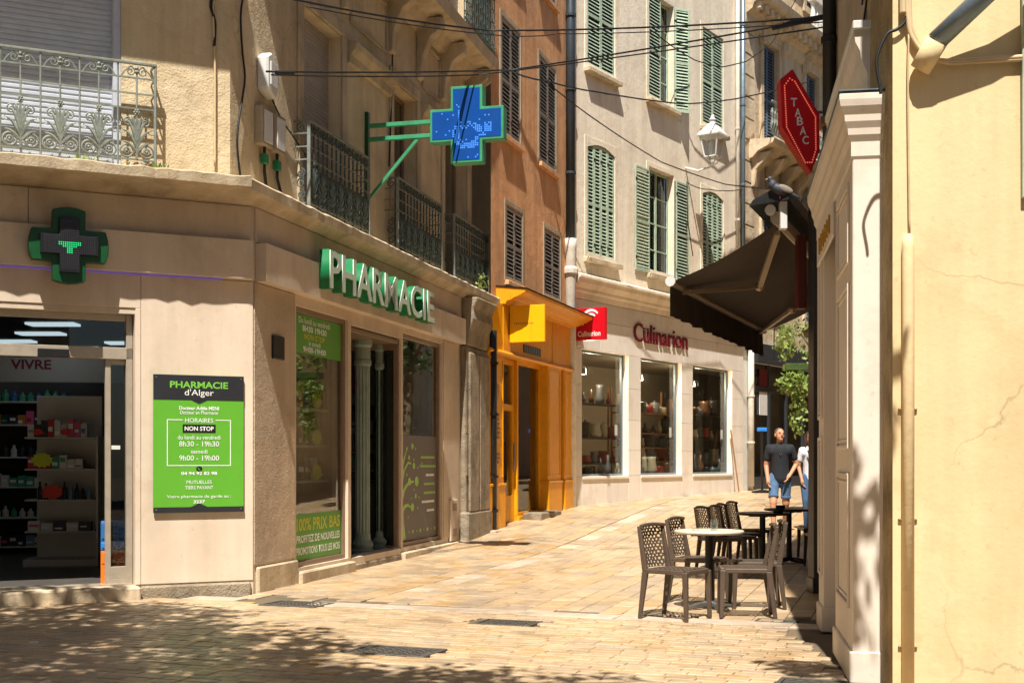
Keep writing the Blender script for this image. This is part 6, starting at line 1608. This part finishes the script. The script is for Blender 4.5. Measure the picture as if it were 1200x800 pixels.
wire([(805, 214, 32), (830, 222, 33), (870, 222, 35)], .012, 'short cable from the open shutter towards the zinc pipe', .04)
cl_ = thing('cable_splice', 'black cable splice bundle beside the downpipe over the tobacco sign', 'cable', at(925, 27, 14.2)); MB().tube([at(905, 34, 14.4), at(930, 27, 14.3), at(966, 20, 14.2)], [.02, .035, .03], 8).build('sleeve', 'cable', cl_)
sp_ = thing('cable_splice', 'black cable splice next to the white junction box', 'cable', at(335, 86, 14.3)); MB().tube([at(324, 86, 14.2), at(343, 86, 14.4)], .03, 8).build('sleeve', 'cable', sp_)
# cables fixed to the pharmacy's upper wall
def on_wall(fr, pts, t): return [fr(fr.s(u, t), t, fr.z(u, v, t)) for u, v in pts]
for fr, pts, r, m, lab in ((FA, [(252, -4), (250, 10), (251, 40), (252, 85), (252, 140), (252, 195)], .014, 'cable_tan', 'cream conduit on the sunlit corner wall'),
        (FA, [(248, -4), (247, 8), (250, 18), (252, 30), (251, 55)], .016, 'cable', 'black cable running into the cream conduit'),
        (FB, [(285, -4), (282, 20), (284, 60), (287, 90), (284, 115), (280, 140), (278, 170), (282, 210)], .012, 'cable', 'black cable winding down the corner beside the junction boxes'),
        (FB, [(316, 110), (330, 140), (345, 162), (360, 185), (372, 196)], .009, 'cable', 'black cable slanting from the junction box to the first side balcony'),
        (FB, [(462, -4), (461, 40), (460, 60), (459, 110), (456, 195)], .012, 'cable', 'dark cable hanging down beside the second side balcony'),
        (FB, [(500, -4), (530, 30), (575, 82)], .014, 'cable', 'black cable along the upper cornice towards the orange house')):
    t_ = TU+.03
    P = on_wall(fr, pts, t_); o = thing('wall_cable', lab, 'cable', P[0], 'cables on the pharmacy wall'); MB().tube(smooth_pts(P), r, 6).build('sheath', m, o, smooth=True)
# ---------------------------------------------------------------- trees: their shade falls on the square
def tree(base, limbs, lobes, n, label, seed, m='leaf'):
    rt_ = random.Random(seed); t = thing('plane_tree', label, 'tree', base); b = MB()
    for pts, r0, r1 in limbs:
        P = smooth_pts([Vector(p) for p in pts], 4); b.tube(P, [r0+(r1-r0)*i/(len(P)-1) for i in range(len(P))], 10)
    b.build('trunk', 'bark', t, 0, True); c = MB()
    for ctr, rad, w in lobes:
        k = int(n*w)
        for j in range(k//30):
            while True:
                p = Vector((rt_.uniform(-1, 1), rt_.uniform(-1, 1), rt_.uniform(-1, 1)))
                if .25 < p.length < 1: break
            leaves(c, (ctr[0]+p.x*rad[0], ctr[1]+p.y*rad[1], ctr[2]+p.z*rad[2]), (.32, .32, .2), 30, .15, rt_, .3)
    c.build('crown', m, t)
tree((-6.6, 5.2, 0), [([(-6.6, 5.2, 0), (-6.55, 5.2, 1.5), (-6.5, 5.25, 3), (-6.2, 5.5, 4.6)], .24, .17), ([(-6.2, 5.5, 4.5), (-5.4, 6.2, 5.6), (-4.6, 7, 6.6)], .14, .04), ([(-6.2, 5.5, 4.4), (-5, 5.2, 5.6), (-3.4, 4.9, 6.3), (-1.4, 4.6, 6.5)], .13, .03), ([(-6.3, 5.4, 4.2), (-7, 5, 5.5), (-7.6, 4.6, 7)], .12, .04)],
     [((-5.3, 7.0, 6.6), (2.7, 2.3, .9), .55), ((-3.3, 5.9, 6.4), (1.7, 1.7, .7), .24), ((-1.5, 4.6, 6.4), (1.8, .65, .5), .11), ((-7.3, 4.8, 7), (1.8, 2, 1.2), .12)], 20000, 'leafy plane tree whose crown shades the square before the pharmacy', 5)
tree((1.9, -3.2, 0), [([(1.9, -3.2, 0), (1.9, -3.2, 2), (1.85, -3.1, 3.8)], .22, .16), ([(1.85, -3.1, 3.7), (1.7, -1, 5.2), (1.65, 2.6, 5.9), (1.75, 5.7, 5.9)], .11, .02), ([(1.85, -3.1, 3.6), (1, -3.6, 5), (0, -4, 6.2)], .1, .03)],
     [((1.72, 5.5, 5.85), (.16, .25, .4), .04), ((1.5, -2.4, 6.4), (3.4, 3.2, 1.2), .96)], 5200, 'leafy tree in the square whose bough shades the cream pilaster', 9)
tree((10.4, 37, ground_z(37)), [([(10.4, 37, .8), (10.4, 37, 3), (10.3, 37.1, 4.6)], .2, .12), ([(10.3, 37.1, 4.4), (9.6, 36.8, 5.6), (9.2, 36.5, 6.8)], .1, .03), ([(10.3, 37.1, 4.4), (11, 37.4, 5.8), (11.4, 37.5, 7)], .1, .03)],
     [((10.4, 37, 6.4), (1.9, 1.9, 2.2), 1)], 4200, 'small green tree up the street mirrored in the pharmacy window', 12)
tree((-4.6, -4.5, 0), [([(-4.6, -4.5, 0), (-4.6, -4.5, 2.2), (-4.5, -4.4, 4)], .24, .16), ([(-4.5, -4.4, 3.9), (-3.6, -3.6, 5.4), (-3, -2.6, 6.4)], .12, .03), ([(-4.5, -4.4, 3.9), (-5.6, -4.8, 5.4), (-6.4, -5, 6.6)], .12, .03)],
     [((-4.4, -3.6, 6.5), (3.2, 3.4, 1.3), 1)], 4800, 'leafy plane tree standing in the square behind the viewpoint', 23)
# houses closing the square behind the viewpoint
for ox, oy, dx, dy, L_, hh_, lab in ((14, -16, -1, 0, 36, 15, 'pale house row closing the square behind the viewpoint'), (-15, -16, .25, .97, 30, 14, 'pale house row along the far side of the square')):
    fr = Frame(ox, oy, dx, dy); hs_ = thing('house_row', lab, 'building', fr(L_/2, 0, 0))
    hol = [(1.5+i*3, 2.6+i*3, z, z+2.1) for i in range(int(L_/3)-1) for z in (1, 4.6, 8, 11)]
    wall('wall', fr, 0, L_, 0, hh_, hol, .2, 'ornate', hs_)
    box('room_wall', fr, 0, L_, -.5, -.3, 0, hh_, 'room_dark', hs_, 0); box('roof', fr, 0, L_, -6, .4, hh_, hh_+.3, 'stone_trim', hs_)
